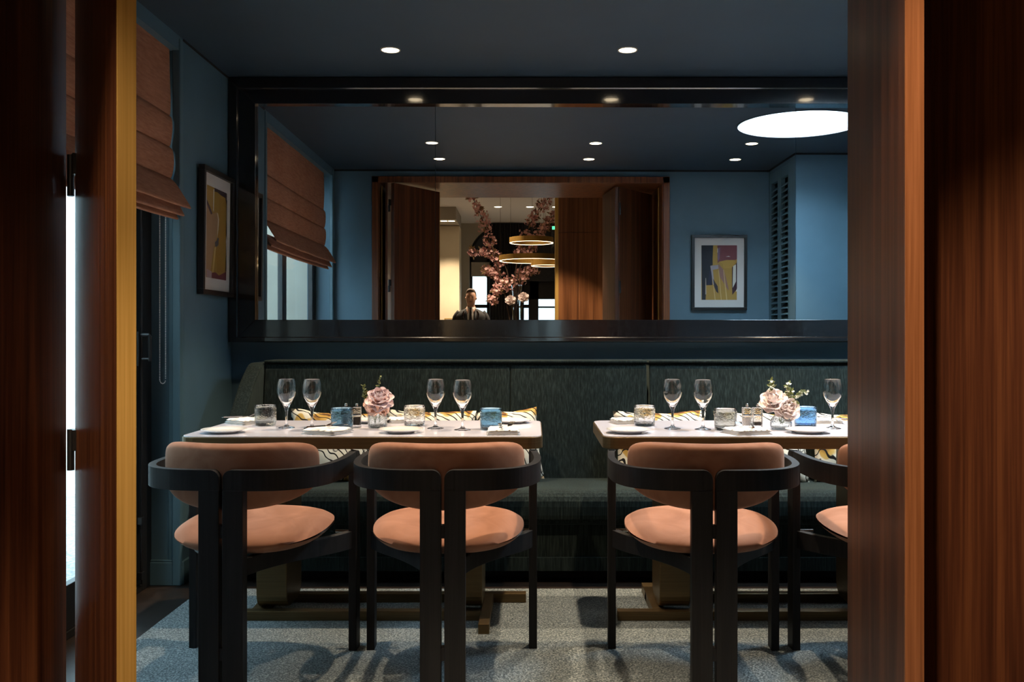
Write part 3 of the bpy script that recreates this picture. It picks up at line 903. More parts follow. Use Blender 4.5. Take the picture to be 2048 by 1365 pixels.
# ------------------------------------------------------------------ chairs
def make_chair():
    e = empty('dining_armchair')
    mirror = lambda pts, s: [(p[0] * s, p[1]) for p in pts]
    plan = [(0.005, -0.262), (0.075, -0.262), (0.16, -0.250), (0.235, -0.205), (0.280, -0.120), (0.296, 0.0), (0.294, 0.12), (0.286, 0.235)]
    path = [(p.x, p.y) for p in catmull([(a, c, 0) for a, c in plan], 6)]
    ext = []
    # finer start for the rounded inner top corner
    for k in range(7):
        ext.append((0.005 + 0.028 * (1 - math.cos(PI / 2 * k / 6)), -0.262))
    path = ext + [p for p in path if p[0] > 0.036]
    TOP, BH, r = 0.716, 0.064, 0.028
    for s in (-1, 1):
        tot = 0.78
        def top(q):
            return TOP - (r - math.sqrt(max(0.0, r * r - max(0.0, r - q) ** 2)))
        MB().band(mirror(path, s), 0.024, lambda q: TOP - BH, top).build('armrest', 'chair_wood', e, bevel=0.002)
        x0, x1 = sorted((0.005 * s, 0.069 * s))
        MB().box(x0, x1, -0.276, -0.236, 0.012, TOP - BH + 0.002).build('back_leg', 'chair_wood', e, bevel=0.002)
        xf = 0.286
        prof = rounded_profile([(0.200, 0.012), (0.258, 0.012), (0.258, TOP), (0.200, TOP)], [0, 0, 0.03, 0.0], 5)
        x0, x1 = sorted(((xf - 0.013) * s, (xf + 0.015) * s))
        MB().prism(prof, x0, x1, 'X').build('front_leg', 'chair_wood', e, bevel=0.002)
        rail = catmull([(0.284 * s, 0.225, 0), (0.235 * s, 0.13, 0), (0.150 * s, 0.01, 0), (0.080 * s, -0.120, 0), (0.042 * s, -0.240, 0)], 6)
        MB().band([(p.x, p.y) for p in rail], 0.026, lambda q: 0.372 + 0.02 * q, lambda q: 0.434).build('seat_rail', 'chair_wood', e, bevel=0.002)
        MB().tube([(0.225 * s, 0.21, 0.432), (0.280 * s, 0.21, 0.432)], 0.006, 8).build('pin', 'steel', e)
    MB().box(-0.006, 0.006, -0.272, -0.240, 0.508, 0.546).build('bridge', 'chair_wood', e)
    MB().box(-0.006, 0.006, -0.272, -0.240, 0.136, 0.174).build('bridge', 'chair_wood', e)
    # seat cushion
    def seat(top):
        def g(u, v):
            a = 2 * PI * u
            q = v
            ca, sa = math.cos(a), math.sin(a)
            n_ = 2.7
            k = (abs(ca) ** n_ + abs(sa) ** n_) ** (-1 / n_)
            hw = 0.252 - 0.030 * max(0.0, -sa) * 0.5
            x = hw * k * ca * q
            y = 0.035 + 0.232 * k * sa * q
            zc = 0.478 + 0.085 * y
            if top:
                z = zc + 0.034 * max(0.0, 1 - q ** 3.2) ** 0.5 - 0.008 * max(0.0, 1 - (q / 0.7) ** 2) + 0.10 * max(0.0, x * x / 0.0635 - 0.35) * 0.12
            else:
                z = zc - 0.050 * max(0.0, 1 - q ** 2.6) ** 0.55
            return (x, y, z)
        return g
    b = MB(); b.grid(40, 12, seat(True), closed_u=True); b.grid(40, 12, seat(False), closed_u=True)
    b.build('seat', 'velvet', e, smooth=True, weld=0.0008, subsurf=1)
    # back cushion: curved pad, straight top, belly below
    def pad(front):
        def g(u, v):
            a = 2 * PI * u
            q = v
            ca, sa = math.cos(a), math.sin(a)
            if sa >= 0:
                n_ = 7.0
                k = (abs(ca) ** n_ + abs(sa) ** n_) ** (-1 / n_)
                X = 0.258 * k * ca * q; Z = 0.680 + 0.112 * k * sa * q
            else:
                n_ = 2.3
                k = (abs(ca) ** n_ + abs(sa) ** n_) ** (-1 / n_)
                X = 0.258 * k * ca * q; Z = 0.680 + 0.100 * k * sa * q
            yc = -0.212 + 1.75 * X * X + 3.0 * X ** 4
            th = 0.034 * max(0.0, 1 - q ** 10) ** 0.42
            return (X, yc + (th if front else -th), Z)
        return g
    b = MB(); b.grid(64, 14, pad(True), closed_u=True); b.grid(64, 14, pad(False), closed_u=True)
    b.build('backrest', 'velvet', e, smooth=True, weld=0.0008, subsurf=1)
    return e
proto = make_chair()
chairs = [(-0.935, 3.125, math.radians(-3.0), 'terracotta velvet armchair nearest the blind, pulled up to the left table'),
          (-0.283, 3.125, math.radians(1.5), 'terracotta velvet armchair at the right end of the left table'),
          (0.558, 3.120, math.radians(-2.0), 'terracotta velvet armchair at the left end of the right table'),
          (1.225, 3.130, math.radians(3.0), 'terracotta velvet armchair half hidden by the rosewood door on the right')]
for i, (x, y, rz, lab) in enumerate(chairs):
    o = proto if i == 0 else copy_tree(proto)
    o.location = (x, y, 0); o.rotation_euler = (0, 0, rz)
    tag(o, lab, 'armchair', 'terracotta armchairs')

# ------------------------------------------------------------------ tableware
TZ = TH
SRCS = {}
def place(key, maker, loc, rz, label, group=None, cat=None):
    """first use builds the thing, later uses copy it and its parts"""
    if key in SRCS:
        o = copy_tree(SRCS[key])
    else:
        o = maker(); SRCS[key] = o
    o.location = loc; o.rotation_euler = (0, 0, rz)
    return tag(o, label, cat, group)
def tp(px, dist_y, y=None):
    """table point below a sight line: column px, depth"""
    return (px - 1067) / FPX * dist_y

WINE = [(0, 0), (.032, 0), (.0335, .0015), (.030, .003), (.018, .0055), (.008, .010), (.0052, .018), (.0045, .032), (.0050, .058), (.0072, .076), (.0125, .089), (.0225, .107), (.0330, .127), (.0378, .143), (.0385, .153), (.0370, .172), (.0340, .186), (.0312, .1968), (.0309, .1976), (.03045, .1980),
        (.0302, .1980), (.0299, .1976), (.0301, .1968), (.0331, .186), (.0360, .172), (.0374, .153), (.0366, .143), (.0318, .128), (.0212, .109), (.0110, .094), (0, .0885)]
def make_wine_single():
    return MB().lathe(WINE, 40).build('wine_glass', 'glass', smooth=True)
wines = [(573, 3.785, 'tall wine glass beside the grey tumbler on the left table'),
         (624, 3.765, 'tall wine glass second from the left on the left table'),
         (871, 3.760, 'tall wine glass between the clear tumbler and another wine glass on the left table'),
         (925, 3.700, 'tall wine glass beside the blue tumbler at the right end of the left table'),
         (1345, 3.750, 'tall wine glass nearest the clear tumbler on the right table'),
         (1406, 3.720, 'tall wine glass beside the grey tumbler on the right table'),
         (1665, 3.760, 'tall wine glass beside the sky blue tumbler next to the door')]
for px, d, lab in wines:
    place('wine', make_wine_single, (tp(px, d), d, TZ + 0.0005), random.random(), lab, 'wine glasses', 'wine glass')

def make_tumbler(mat):
    def mk():
        seedv = random.random() * 10
        fn = lambda a, z: 1 + 0.022 * noise.noise(Vector((math.cos(a) * 1.5 + seedv, math.sin(a) * 1.5, z * 40)))
        prof = [(0, 0), (.038, 0), (.0425, .003), (.0435, .02), (.0435, .045), (.0438, .07), (.0440, .083), (.0428, .0850), (.0410, .083), (.0403, .07), (.0400, .045), (.0398, .022), (.0375, .0145), (0, .0125)]
        return MB().lathe(prof, 40, fn=fn).build('tumbler', mat, smooth=True)
    return mk
tumblers = [(531, 3.885, 'g_smoke', 'smoke grey tumbler at the left end of the left table'),
            (684, 3.740, 'g_blue', 'denim blue tumbler in front of the mills on the left table'),
            (829, 3.870, 'g_clear', 'clear bubbled tumbler in the middle of the left table'),
            (982, 3.720, 'g_blue', 'denim blue tumbler at the right end of the left table'),
            (1289, 3.870, 'g_clear', 'clear bubbled tumbler at the left end of the right table'),
            (1451, 3.700, 'g_smoke', 'smoke grey tumbler on the right table'),
            (1611, 3.800, 'g_sky', 'sky blue tumbler on the right table')]
for px, d, mat, lab in tumblers:
    place('tumbler' + mat, make_tumbler(mat), (tp(px, d), d, TZ + 0.0005), random.random() * 6, lab, 'tumblers', 'tumbler')

def make_mill(fill, hfill):
    def mk():
        e = empty('mill')
        def sq(r):
            return rrect(-r, r, -r, r, 0.005, 3)
        b = MB()
        b.prism(sq(0.0175), 0, 0.050); b.prism(sq(0.0178), 0.052, 0.082)
        b.build('body', 'acrylic', e, bevel=0.0015)
        MB().prism(sq(0.0125), 0.010, 0.010 + hfill).build('contents', fill, e)
        MB().lathe([(0, .082), (.0050, .082), (.0050, .086), (.0060, .091), (.0050, .097), (0, .098)], 14).build('knob', 'steel', e, smooth=True)
        MB().prism(sq(0.0180), 0.050, 0.052).build('collar', 'steel', e)
        return e
    return mk
mills = [(692, 3.815, 'salt', 0.03, 'square clear acrylic salt mill behind the denim blue tumbler'),
         (713.5, 3.815, 'pepper', 0.032, 'square clear acrylic pepper mill beside the rose vase'),
         (1494, 3.795, 'salt', 0.032, 'square clear acrylic salt mill beside the smoke grey tumbler on the right table'),
         (1515, 3.795, 'pepper', 0.014, 'square clear acrylic pepper mill beside the round vase')]
for px, d, fill, hf, lab in mills:
    o = make_mill(fill, hf)()
    o.name = 'salt_mill' if fill == 'salt' else 'pepper_mill'
    o.location = (tp(px, d), d, TZ + 0.0005); o.rotation_euler = (0, 0, 0.05)
    tag(o, lab, 'salt mill' if fill == 'salt' else 'pepper mill', 'salt and pepper mills')

def make_plate():
    return MB().lathe([(0, .004), (.045, .004), (.047, 0), (.050, 0), (.053, .004), (.070, .0085), (.0845, .0135), (.0855, .0150), (.0845, .0160), (.070, .0115), (.054, .0075), (0, .0065)], 48).build('side_plate', 'china', smooth=True)
plates = [(448, 3.605, 'white side plate at the front left corner of the left table'),
          (802, 3.615, 'white side plate at the middle of the front edge of the left table'),
          (1022, 4.010, 'white side plate at the back right of the left table'),
          (741, 4.020, 'white side plate at the back of the left table, behind the rose vase'),
          (1257, 3.605, 'white side plate at the front left of the right table'),
          (1616, 3.605, 'white side plate at the front of the right table by the door'),
          (1484, 4.010, 'white side plate at the back of the right table behind the grey tumbler')]
for px, d, lab in plates:
    place('plate', make_plate, (tp(px, d), d, TZ + 0.0005), 0, lab, 'side plates', 'plate')

# cutlery and napkins
def fork_mesh():
    b = MB()
    prof = [(-0.0045, -0.095), (0.0045, -0.095), (0.0035, -0.05), (0.0028, 0.02), (0.004, 0.04), (0.011, 0.052), (0.0115, 0.064), (-0.0115, 0.064), (-0.011, 0.052), (-0.004, 0.04), (-0.0028, 0.02), (-0.0035, -0.05)]
    b.prism(prof, 0, 0.0022)
    for k in range(4):
        x = -0.0098 + k * 0.00653
        b.prism([(x - 0.0015, 0.063), (x + 0.0015, 0.063), (x + 0.0008, 0.100), (x - 0.0008, 0.100)], 0, 0.002)
    for v in b.bm.verts:
        y = v.co.y
        v.co.z += 0.010 * max(0, (y - 0.02) / 0.08) ** 2 - 0.006 * math.exp(-((y - 0.03) / 0.03) ** 2) + 0.004
    return b
def knife_mesh():
    b = MB()
    b.prism([(-0.0055, -0.105), (0.0055, -0.105), (0.0045, -0.01), (-0.0045, -0.01)], 0, 0.005)
    b.prism([(-0.0045, -0.011), (0.0045, -0.011), (0.009, 0.02), (0.0095, 0.08), (0.002, 0.105), (-0.004, 0.10), (-0.005, 0.02)], 0.0015, 0.003)
    return b
def spoon_mesh():
    b = MB()
    b.prism([(-0.004, -0.08), (0.004, -0.08), (0.0028, 0.02), (0.004, 0.035), (-0.004, 0.035), (-0.0028, 0.02)], 0.002, 0.0045)
    def bowl(off):
        def g(u, v):
            a = 2 * PI * u
            return (0.0135 * v * math.cos(a), 0.058 + 0.026 * v * math.sin(a), 0.0005 + 0.007 * v * v + off)
        return g
    b.grid(18, 5, bowl(0), closed_u=True); b.grid(18, 5, bowl(0.0012), closed_u=True)
    return b
ME_FORK = fork_mesh().mesh('fork', 'steel'); ME_KNIFE = knife_mesh().mesh('knife', 'steel'); ME_SPOON = spoon_mesh().mesh('spoon', 'steel', smooth=True)
def napkin_mesh(w, d, t, seed, layers=3):
    b = MB()
    for k in range(layers):
        z0 = t * k / layers
        sh = 0.004 * k
        def g(top):
            def f(u, v):
                a, c = u - 0.5, v - 0.5
                edge = 1 - max(abs(a), abs(c)) * 2
                z = z0 + (t / layers * 0.92 if top else 0) * min(1, (edge * 8) ** 0.5 if edge > 0 else 0)
                wv = 0.004 * noise.noise(Vector((a * 3 + seed, c * 3 + k, seed)))
                return (a * (w - sh) + sh * 0.3 + wv * 0.6, c * (d - sh) + wv * 0.5, z + (0.003 * noise.noise(Vector((a * 5 + seed, c * 5, 2))) if k == layers - 1 and top else 0))
            return f
        b.grid(12, 10, g(True)); b.grid(12, 10, g(False))
    return b
settings = [  # px, depth, w, d, rot, fork, knife, spoon, where
    (655, 3.585, 0.15, 0.135, -0.42, 1, 1, 0, 'at the front of the left table', 0.022),
    (1006, 3.575, 0.125, 0.13, 0.05, 0, 0, 2, 'at the front right of the left table', 0.024),
    (492, 3.985, 0.13, 0.13, -0.6, 1, 1, 0, 'behind the grey tumbler on the left table', 0.022),
    (806, 4.035, 0.13, 0.12, 0.35, 0, 1, 0, 'behind the clear tumbler on the left table', 0.022),
    (1492, 3.585, 0.155, 0.135, 0.35, 1, 1, 0, 'at the front of the right table', 0.022),
    (1247, 3.985, 0.10, 0.11, 0.3, 0, 1, 0, 'at the back left of the right table', 0.022),
    (1650, 4.02, 0.12, 0.12, 0.1, 0, 1, 0, 'at the back of the right table', 0.018)]
for i, (px, d, w, dd, rz, nf, nk, ns, where, t) in enumerate(settings):
    x = tp(px, d)
    o = napkin_mesh(w, dd, t, i * 2.3).build('folded_napkin', 'linen', None, (x, d, TZ + 0.0005), (0, 0, rz), smooth=True, weld=0.0003)
    tag(o, 'folded white linen napkin ' + where, 'napkin', 'folded napkins')
    zt = TZ + t + 0.0035
    kit = []
    if nf: kit.append((ME_FORK, 'table_fork', 'fork', -0.020, -0.18))
    if nk: kit.append((ME_KNIFE, 'table_knife', 'knife', 0.014, -0.52 if nf else 0.5))
    if ns: kit += [(ME_SPOON, 'dessert_spoon', 'spoon', -0.008, 0.03), (ME_FORK, 'dessert_fork', 'fork', 0.012, -0.35)]
    for me, nm, cat, dx, rr in kit:
        ox = Vector((dx, -0.02 if nm != 'dessert_spoon' else -0.02, 0)); ox.rotate(Euler((0, 0, rz)))
        oo = link(nm, me, None, (x + ox.x, d + ox.y, zt + (0.004 if cat == 'knife' and nf else 0.0)), (0, 0, rz + rr))
        oo.scale = (0.8, 0.8, 0.9)
        tag(oo, 'polished steel %s on the folded napkin %s' % (cat, where), cat, 'cutlery')

# ------------------------------------------------------------------ vases and flowers
def petal_mesh(name, w, h, cup, curl, mat, frill=0.0, n=8):
    b = MB()
    def fn(off):
        def g(u, v):
            a = 2 * u - 1
            ww = w * math.sin(PI * (0.14 + 0.66 * v))
            x = a * ww
            y = -cup * (a * a) * 0.55 * (0.5 + 0.7 * v) * w + curl * v ** 2.6 * h * 0.8 + 0.10 * h * math.sin(v * PI)
            z = h * (v - 0.20 * a * a * v * v) - abs(curl) * 0.22 * h * v ** 4
            if frill:
                z += frill * math.sin(a * 13) * v ** 3; y += frill * math.cos(a * 11) * v ** 3
            return (x, y + off, z)
        return g
    b.grid(n, n, fn(0)); b.grid(n, n, fn(0.0006))
    return b.mesh(name, mat, smooth=True)
def rose(loc, tilt, mat, label, size=1.0, group=None, rings=None, stem_to=None):
    e = empty('rose', loc, tilt, label, 'flower', group)
    rings = rings or [(3, 0.0025, 2, .0075, .027, 1.5, -0.05), (3, 0.005, 5, .011, .028, 1.3, 0.0), (4, 0.008, 12, .015, .029, 1.1, 0.12), (5, 0.010, 26, .019, .031, 0.9, 0.30), (5, 0.011, 46, .022, .033, 0.7, 0.40), (5, 0.011, 68, .022, .032, 0.5, 0.35)]
    for q, (cnt, rad, ang, w, h, cup, curl) in enumerate(rings):
        me = petal_mesh('petal', w * size, h * size, cup, curl, mat)
        for k in range(cnt):
            a = 2 * PI * k / cnt + q * 0.7
            R_ = Euler((0, 0, a - PI / 2)).to_matrix() @ Euler((-math.radians(ang + random.uniform(-5, 5)), 0, 0)).to_matrix()
            o = link('petal', me, e, (rad * size * math.cos(a), rad * size * math.sin(a), -0.003 * q * size))
            o.rotation_euler = R_.to_euler()
    if stem_to is not None:
        p1 = Vector(stem_to) - Vector(loc)
        p1.rotate(Euler(tilt).to_matrix().inverted())
        MB().tube([(0, 0, 0.0), p1 * 0.5 + Vector((0.002, 0, 0)), p1], 0.0016, 6).build('stem', 'stem', e, smooth=True)
    return e
def pompon(loc, tilt, mat, label, R0, count, group=None, stem_to=None):
    e = empty('carnation', loc, tilt, label, 'flower', group)
    mes = [petal_mesh('petal', 0.014, 0.020, 0.5, c, mat, 0.0012) for c in (0.05, 0.3, -0.2)]
    ga = PI * (3 - math.sqrt(5))
    for k in range(count):
        t = (k + 0.5) / count
        z = 1 - 1.55 * t
        a = ga * k
        r = math.sqrt(max(0, 1 - z * z))
        d = Vector((r * math.cos(a), r * math.sin(a), z))
        q = d.to_track_quat('Z', 'Y')
        o = link('petal', mes[k % 3], e, d * R0 * 0.45)
        o.rotation_euler = (q.to_matrix() @ Euler((random.uniform(-0.35, 0.35), random.uniform(-0.35, 0.35), random.uniform(0, 6))).to_matrix()).to_euler()
        s = R0 / 0.028 * random.uniform(0.85, 1.1)
        o.scale = (s, s, s)
    if stem_to is not None:
        p1 = Vector(stem_to) - Vector(loc)
        p1.rotate(Euler(tilt).to_matrix().inverted())
        MB().tube([(0, 0, 0.0), p1 * 0.5, p1], 0.0016, 6).build('stem', 'stem', e, smooth=True)
    return e
def sprig(base, tip, n, label, leafmat='leaf', flowers=0, group=None, bend=(0, 0, 0.01), lsize=1.0):
    e = empty('leaf_sprig', base, (0, 0, 0), label, 'foliage', group)
    p1 = Vector(tip) - Vector(base)
    P = catmull([(0, 0, 0), p1 * 0.5 + Vector(bend), p1], 8)
    MB().tube(P, 0.0009, 5).build('stem', 'stem', e)
    bl = MB(); bl.grid(2, 4, lambda u, v: ((2 * u - 1) * 0.0042 * math.sin(min(1, v + 0.05) * PI) ** 0.8, 0.012 * v, 0.002 * abs(2 * u - 1) + 0.003 * v * v))
    me = bl.mesh('leaf', leafmat, smooth=True)
    bf = MB()
    for k in range(5):
        a = 2 * PI * k / 5
        c, s = math.cos(a), math.sin(a)
        q = lambda x, y, z: bf.bm.verts.new((x * c - y * s, x * s + y * c, z))
        bf.bm.faces.new((q(0, 0, 0), q(.0028, .0018, .001), q(.0050, 0, .0016), q(.0028, -.0018, .001)))
    mf = bf.mesh('blossom', 'whiteflower')
    for k in range(n):
        i = int(len(P) * (0.40 + 0.60 * k / n))
        i = min(i, len(P) - 1)
        isf = flowers and k % 2 == 0
        o = link('blossom' if isf else 'leaf', mf if isf else me, e, P[i] + (Vector((random.uniform(-.011, .011), random.uniform(-.008, .008), random.uniform(-.007, .009))) if isf else Vector((0, 0, 0))))
        if isf:
            o.rotation_euler = (random.uniform(0.3, 1.6), random.uniform(-.6, .6), random.uniform(-.6, .6))
            f = random.uniform(0.8, 1.25) * lsize; o.scale = (f, f, f)
        else:
            o.rotation_euler = (random.uniform(-0.3, 1.0), random.uniform(-1, 1), random.uniform(0, 6.28))
            f = random.uniform(0.7, 1.3) * lsize; o.scale = (f, f, f)
    return e
# left vase: straight ribbed pot
V1 = (tp(755, 3.80), 3.80, TZ + 0.0005)
fn = lambda a, z: 1 + 0.018 * math.sin(a * 22 + z * 260)
o = MB().lathe([(0, 0), (.034, 0), (.0375, .003), (.0385, .015), (.0385, .045), (.0390, .060), (.0375, .061), (.0360, .059), (.0355, .045), (.0355, .015), (.032, .009), (0, .008)], 88, fn=fn).build('bud_vase', 'g_vase', None, V1, smooth=True)
tag(o, 'small straight ribbed glass vase on the left table', 'vase', 'bud vases')
v1 = Vector(V1)
rose(tuple(v1 + Vector((0.014, -0.030, 0.122))), (math.radians(46), math.radians(8), 0), 'rose', 'mauve pink rose in the straight ribbed vase', 1.45, 'cut flowers', stem_to=tuple(v1 + Vector((0.006, 0.01, 0.02))))
pompon(tuple(v1 + Vector((0.000, -0.004, 0.080))), (math.radians(10), 0, 0), 'peach', 'frilly peach carnation below the mauve rose', 0.044, 90, 'cut flowers', stem_to=tuple(v1 + Vector((-0.01, 0.0, 0.015))))
pompon(tuple(v1 + Vector((-0.026, 0.000, 0.098))), (math.radians(8), math.radians(-15), 0), 'peach', 'smaller pale peach carnation left of the mauve rose', 0.028, 60, 'cut flowers', stem_to=tuple(v1 + Vector((-0.012, 0.006, 0.02))))
sprig(tuple(v1 + Vector((-0.01, 0.012, 0.05))), tuple(v1 + Vector((-0.058, 0.004, 0.168))), 44, 'small leaved green sprig left of the mauve rose', bend=(-0.012, 0, 0), group='sprigs')
sprig(tuple(v1 + Vector((0.00, 0.012, 0.05))), tuple(v1 + Vector((0.008, 0.008, 0.205))), 30, 'upright green sprig above the mauve rose', bend=(-0.004, 0, 0), group='sprigs')
# right vase: round bellied
V2 = (tp(1562, 3.72), 3.72, TZ + 0.0005)
fn = lambda a, z: 1 + 0.015 * math.sin(a * 20 + z * 320) * (1 if .006 < z < .055 else 0)
o = MB().lathe([(0, 0), (.034, 0), (.039, .004), (.0415, .014), (.0415, .028), (.037, .043), (.027, .055), (.0215, .060), (.0225, .066), (.0205, .066), (.0195, .060), (.025, .053), (.034, .041), (.0385, .028), (.0385, .014), (.034, .009), (0, .008)], 80, fn=fn).build('bud_vase', 'g_vase', None, V2, smooth=True)
tag(o, 'small round bellied glass vase on the right table', 'vase', 'bud vases')
v2 = Vector(V2)
openr = [(3, 0.003, 6, .011, .027, 1.2, 0.0), (4, 0.007, 16, .017, .030, 1.0, 0.15), (5, 0.009, 34, .022, .033, 0.7, 0.3), (5, 0.010, 58, .025, .036, 0.5, 0.3), (6, 0.010, 80, .025, .035, 0.35, 0.15)]
rose(tuple(v2 + Vector((-0.034, -0.010, 0.118))), (math.radians(38), math.radians(-24), 0), 'blush', 'large blush pink flower leaning left from the round vase', 1.35, 'cut flowers', openr, tuple(v2 + Vector((0.0, 0, 0.02))))
rose(tuple(v2 + Vector((0.026, -0.014, 0.086))), (math.radians(62), math.radians(18), 0), 'blush', 'blush pink flower low on the right of the round vase', 1.22, 'cut flowers', openr, tuple(v2 + Vector((0.005, 0, 0.02))))
rose(tuple(v2 + Vector((-0.002, -0.022, 0.090))), (math.radians(70), math.radians(-4), 0.5), 'blush', 'blush pink flower in front between two others in the round vase', 0.95, 'cut flowers', openr, tuple(v2 + Vector((0.0, 0.004, 0.02))))
for tip, bend, lab in (((-0.038, 0.0, 0.192), (-0.01, 0, 0), 'white flowered sprig above the large blush flower'), ((0.030, 0.004, 0.180), (0.006, 0, 0.01), 'white flowered sprig above the round vase'), ((0.098, 0.0, 0.150), (0.0, 0, 0.022), 'white flowered sprig reaching right over the sky blue tumbler'), ((0.062, -0.01, 0.105), (0.01, 0, 0.016), 'white flowered sprig low on the right of the round vase'), ((0.040, 0.0, 0.155), (0.004, 0, 0.012), 'leafy sprig in the middle of the round vase')):
    sprig(tuple(v2 + Vector((0, 0, 0.05))), tuple(v2 + Vector(tip)), 40, lab, flowers=1, bend=bend, group='sprigs', lsize=1.35)

# ------------------------------------------------------------------ lobby behind the camera (seen in the mirror)
struct('floor_lobby', MB().box(LXL - 0.1, LXR + 0.1, LYB - 0.1, YFL, -0.1, 0.0), 'stone')
struct('ceiling_lobby', MB().box(LXL - 0.1, LXR + 0.1, LYB - 0.1, YFL, LCEIL, LCEIL + 0.1), 'lobbyceil')
b = MB(); b.box(LXL, JL - 0.03, YFL - 0.04, YFL, 0, LCEIL); b.box(JR + 0.03, LXR, YFL - 0.04, YFL, 0, LCEIL); b.box(JL - 0.03, JR + 0.03, YFL - 0.04, YFL, HEAD + 0.03, LCEIL)
struct('wall_lobby_front', b, 'greige')
struct('wall_lobby_left', MB().box(LXL - 0.1, LXL, LYB, YFL, 0, LCEIL), 'greige')
struct('wall_lobby_right', MB().box(LXR, LXR + 0.1, LYB, YFL, 0, LCEIL), 'greige')
# walnut wall beside the camera: panels and a brass corner
PYF = -0.35
PW0 = mx(1117, MD - PYF)
w = struct('wall_lobby_panelled', MB().box(PW0, LXR, PYF - 0.18, PYF - 0.012, 0, LCEIL), 'shadowgap')
xs = [PW0, 1.02, 1.62, LXR]
for x0, x1 in zip(xs, xs[1:]):
    for z0, z1 in ((0.0, 2.228), (2.231, LCEIL)):
        MB().box(x0 + 0.001, x1 - 0.001, PYF - 0.012, PYF, z0, z1).build('veneer_panel', 'lobbywood', w)
struct('trim_7', MB().box(PW0 - 0.035, PW0, PYF - 0.18, PYF - 0.002, 0, LCEIL), 'brass')
# far wall with arched window (left) and glazed doors (right)
FM = MD - LYB
AR, ASP = 0.55, 2.52
AX = mx(939, FM) + AR      # arch centre
DX0, DX1, DZ = mx(1033, FM), 1.1, 2.06
b = MB()
b.box(LXL, AX - AR, LYB - 0.2, LYB, 0, LCEIL)
n = 20
for k in range(n):      # spandrels above the arch
    a0, a1 = PI - PI * k / n, PI - PI * (k + 1) / n
    x0, x1 = AX + AR * math.cos(a0), AX + AR * math.cos(a1)
    za, zb = ASP + AR * math.sin(a0), ASP + AR * math.sin(a1)
    b.prism([(x0, za), (x1, zb), (x1, LCEIL), (x0, LCEIL)], LYB - 0.2, LYB, 'Y')
b.box(AX - AR, AX + AR, LYB - 0.2, LYB, 0, 0.35)
b.box(DX1, LXR, LYB - 0.2, LYB, 0, LCEIL); b.box(DX0, DX1, LYB - 0.2, LYB, 2.5, LCEIL)
struct('wall_lobby_back', b, 'greige')
e = empty('window_2', (AX, LYB - 0.1, 0), kind='structure', label='arched window with black frame at the far end of the lobby')
b = MB()
pts = [(AR * math.cos(PI * k / 24), ASP + AR * math.sin(PI * k / 24)) for k in range(25)]
b.tube([(x, 0, z) for x, z in [(AR, 0.35)] + pts + [(-AR, 0.35)]], 0.035, 8)
b.box(-AR, AR, -0.03, 0.03, 2.42, 2.53); b.box(-AR, AR, -0.03, 0.03, 0.35, 0.42); b.box(-AR, AR, -0.03, 0.03, 1.60, 1.66)
for x in (AR * 0.62 - AR, -AR + 0.02):
    b.box(x - 0.03, x + 0.03, -0.03, 0.03, 0.4, 2.5)
b.build('window_frame', 'black_metal', e)
MB().box(-AR, AR, -0.004, 0.0, 0.4, 2.5).build('pane', 'pane', e)
MB().prism([(x * 0.98, z) for x, z in pts], -0.02, -0.005, 'Y').build('lunette_dark_panel', 'lunette_dark', e)  # opaque dark sheet added so the arch glass reads dark
MB().box(-AR + 0.03, AR - 0.03, 0.035, 0.045, 2.17, 2.43).build('roller_shade', 'greige', e)
e = empty('door_5', (DX0, LYB - 0.1, 0), kind='structure', label='black framed glazed entrance doors at the far end of the lobby')
b = MB(); W = DX1 - DX0
a0, a1, a2, a3 = (mx(p, FM) - DX0 for p in (1047, 1059, 1077, 1112))
for x0, x1 in ((0, a0), (a1, a2), (a3, a3 + 0.08), (W - 0.06, W)):
    b.box(x0, x1, -0.03, 0.03, 0, 2.5)
b.box(0, W, -0.03, 0.03, DZ - 0.30, 2.5); b.box(0, W, -0.03, 0.03, 0, 0.15); b.box(0, W, -0.02, 0.02, 1.60, 1.63)
b.build('door_frame', 'black_metal', e)
for x0, x1 in ((a0, a1), (a2, a3), (a3 + 0.08, W - 0.06)):
    MB().box(x0, x1, -0.004, 0, 0.15, DZ - 0.30).build('pane', 'pane', e)
# black curtain between window and doors
def curtain(x0, x1, label):
    b = MB()
    n = 60
    pts = [(x0 + (x1 - x0) * k / n, 0.035 * math.sin(k * 1.25)) for k in range(n + 1)]
    b.grid(n, 1, lambda u, v: (pts[int(round(u * n))][0], pts[int(round(u * n))][1], 0.01 + v * (LCEIL - 0.02)))
    b.grid(n, 1, lambda u, v: (pts[int(round(u * n))][0], pts[int(round(u * n))][1] - 0.012, 0.01 + v * (LCEIL - 0.02)))
    o = b.build('curtain', 'curtain', None, (0, LYB + 0.14, 0), smooth=True)
    return tag(o, label, 'curtain', 'black lobby curtains')
curtain(mx(979, FM - 0.14), mx(1048, FM - 0.14), 'full height black curtain between the arched window and glazed doors')
o = MB().box(mx(985, FM), 1.3, LYB + 0.04, LYB + 0.08, 2.08, LCEIL).build('pelmet_cloth', 'curtain')
tag(o, 'black cloth pelmet above the glazed lobby doors', 'pelmet')
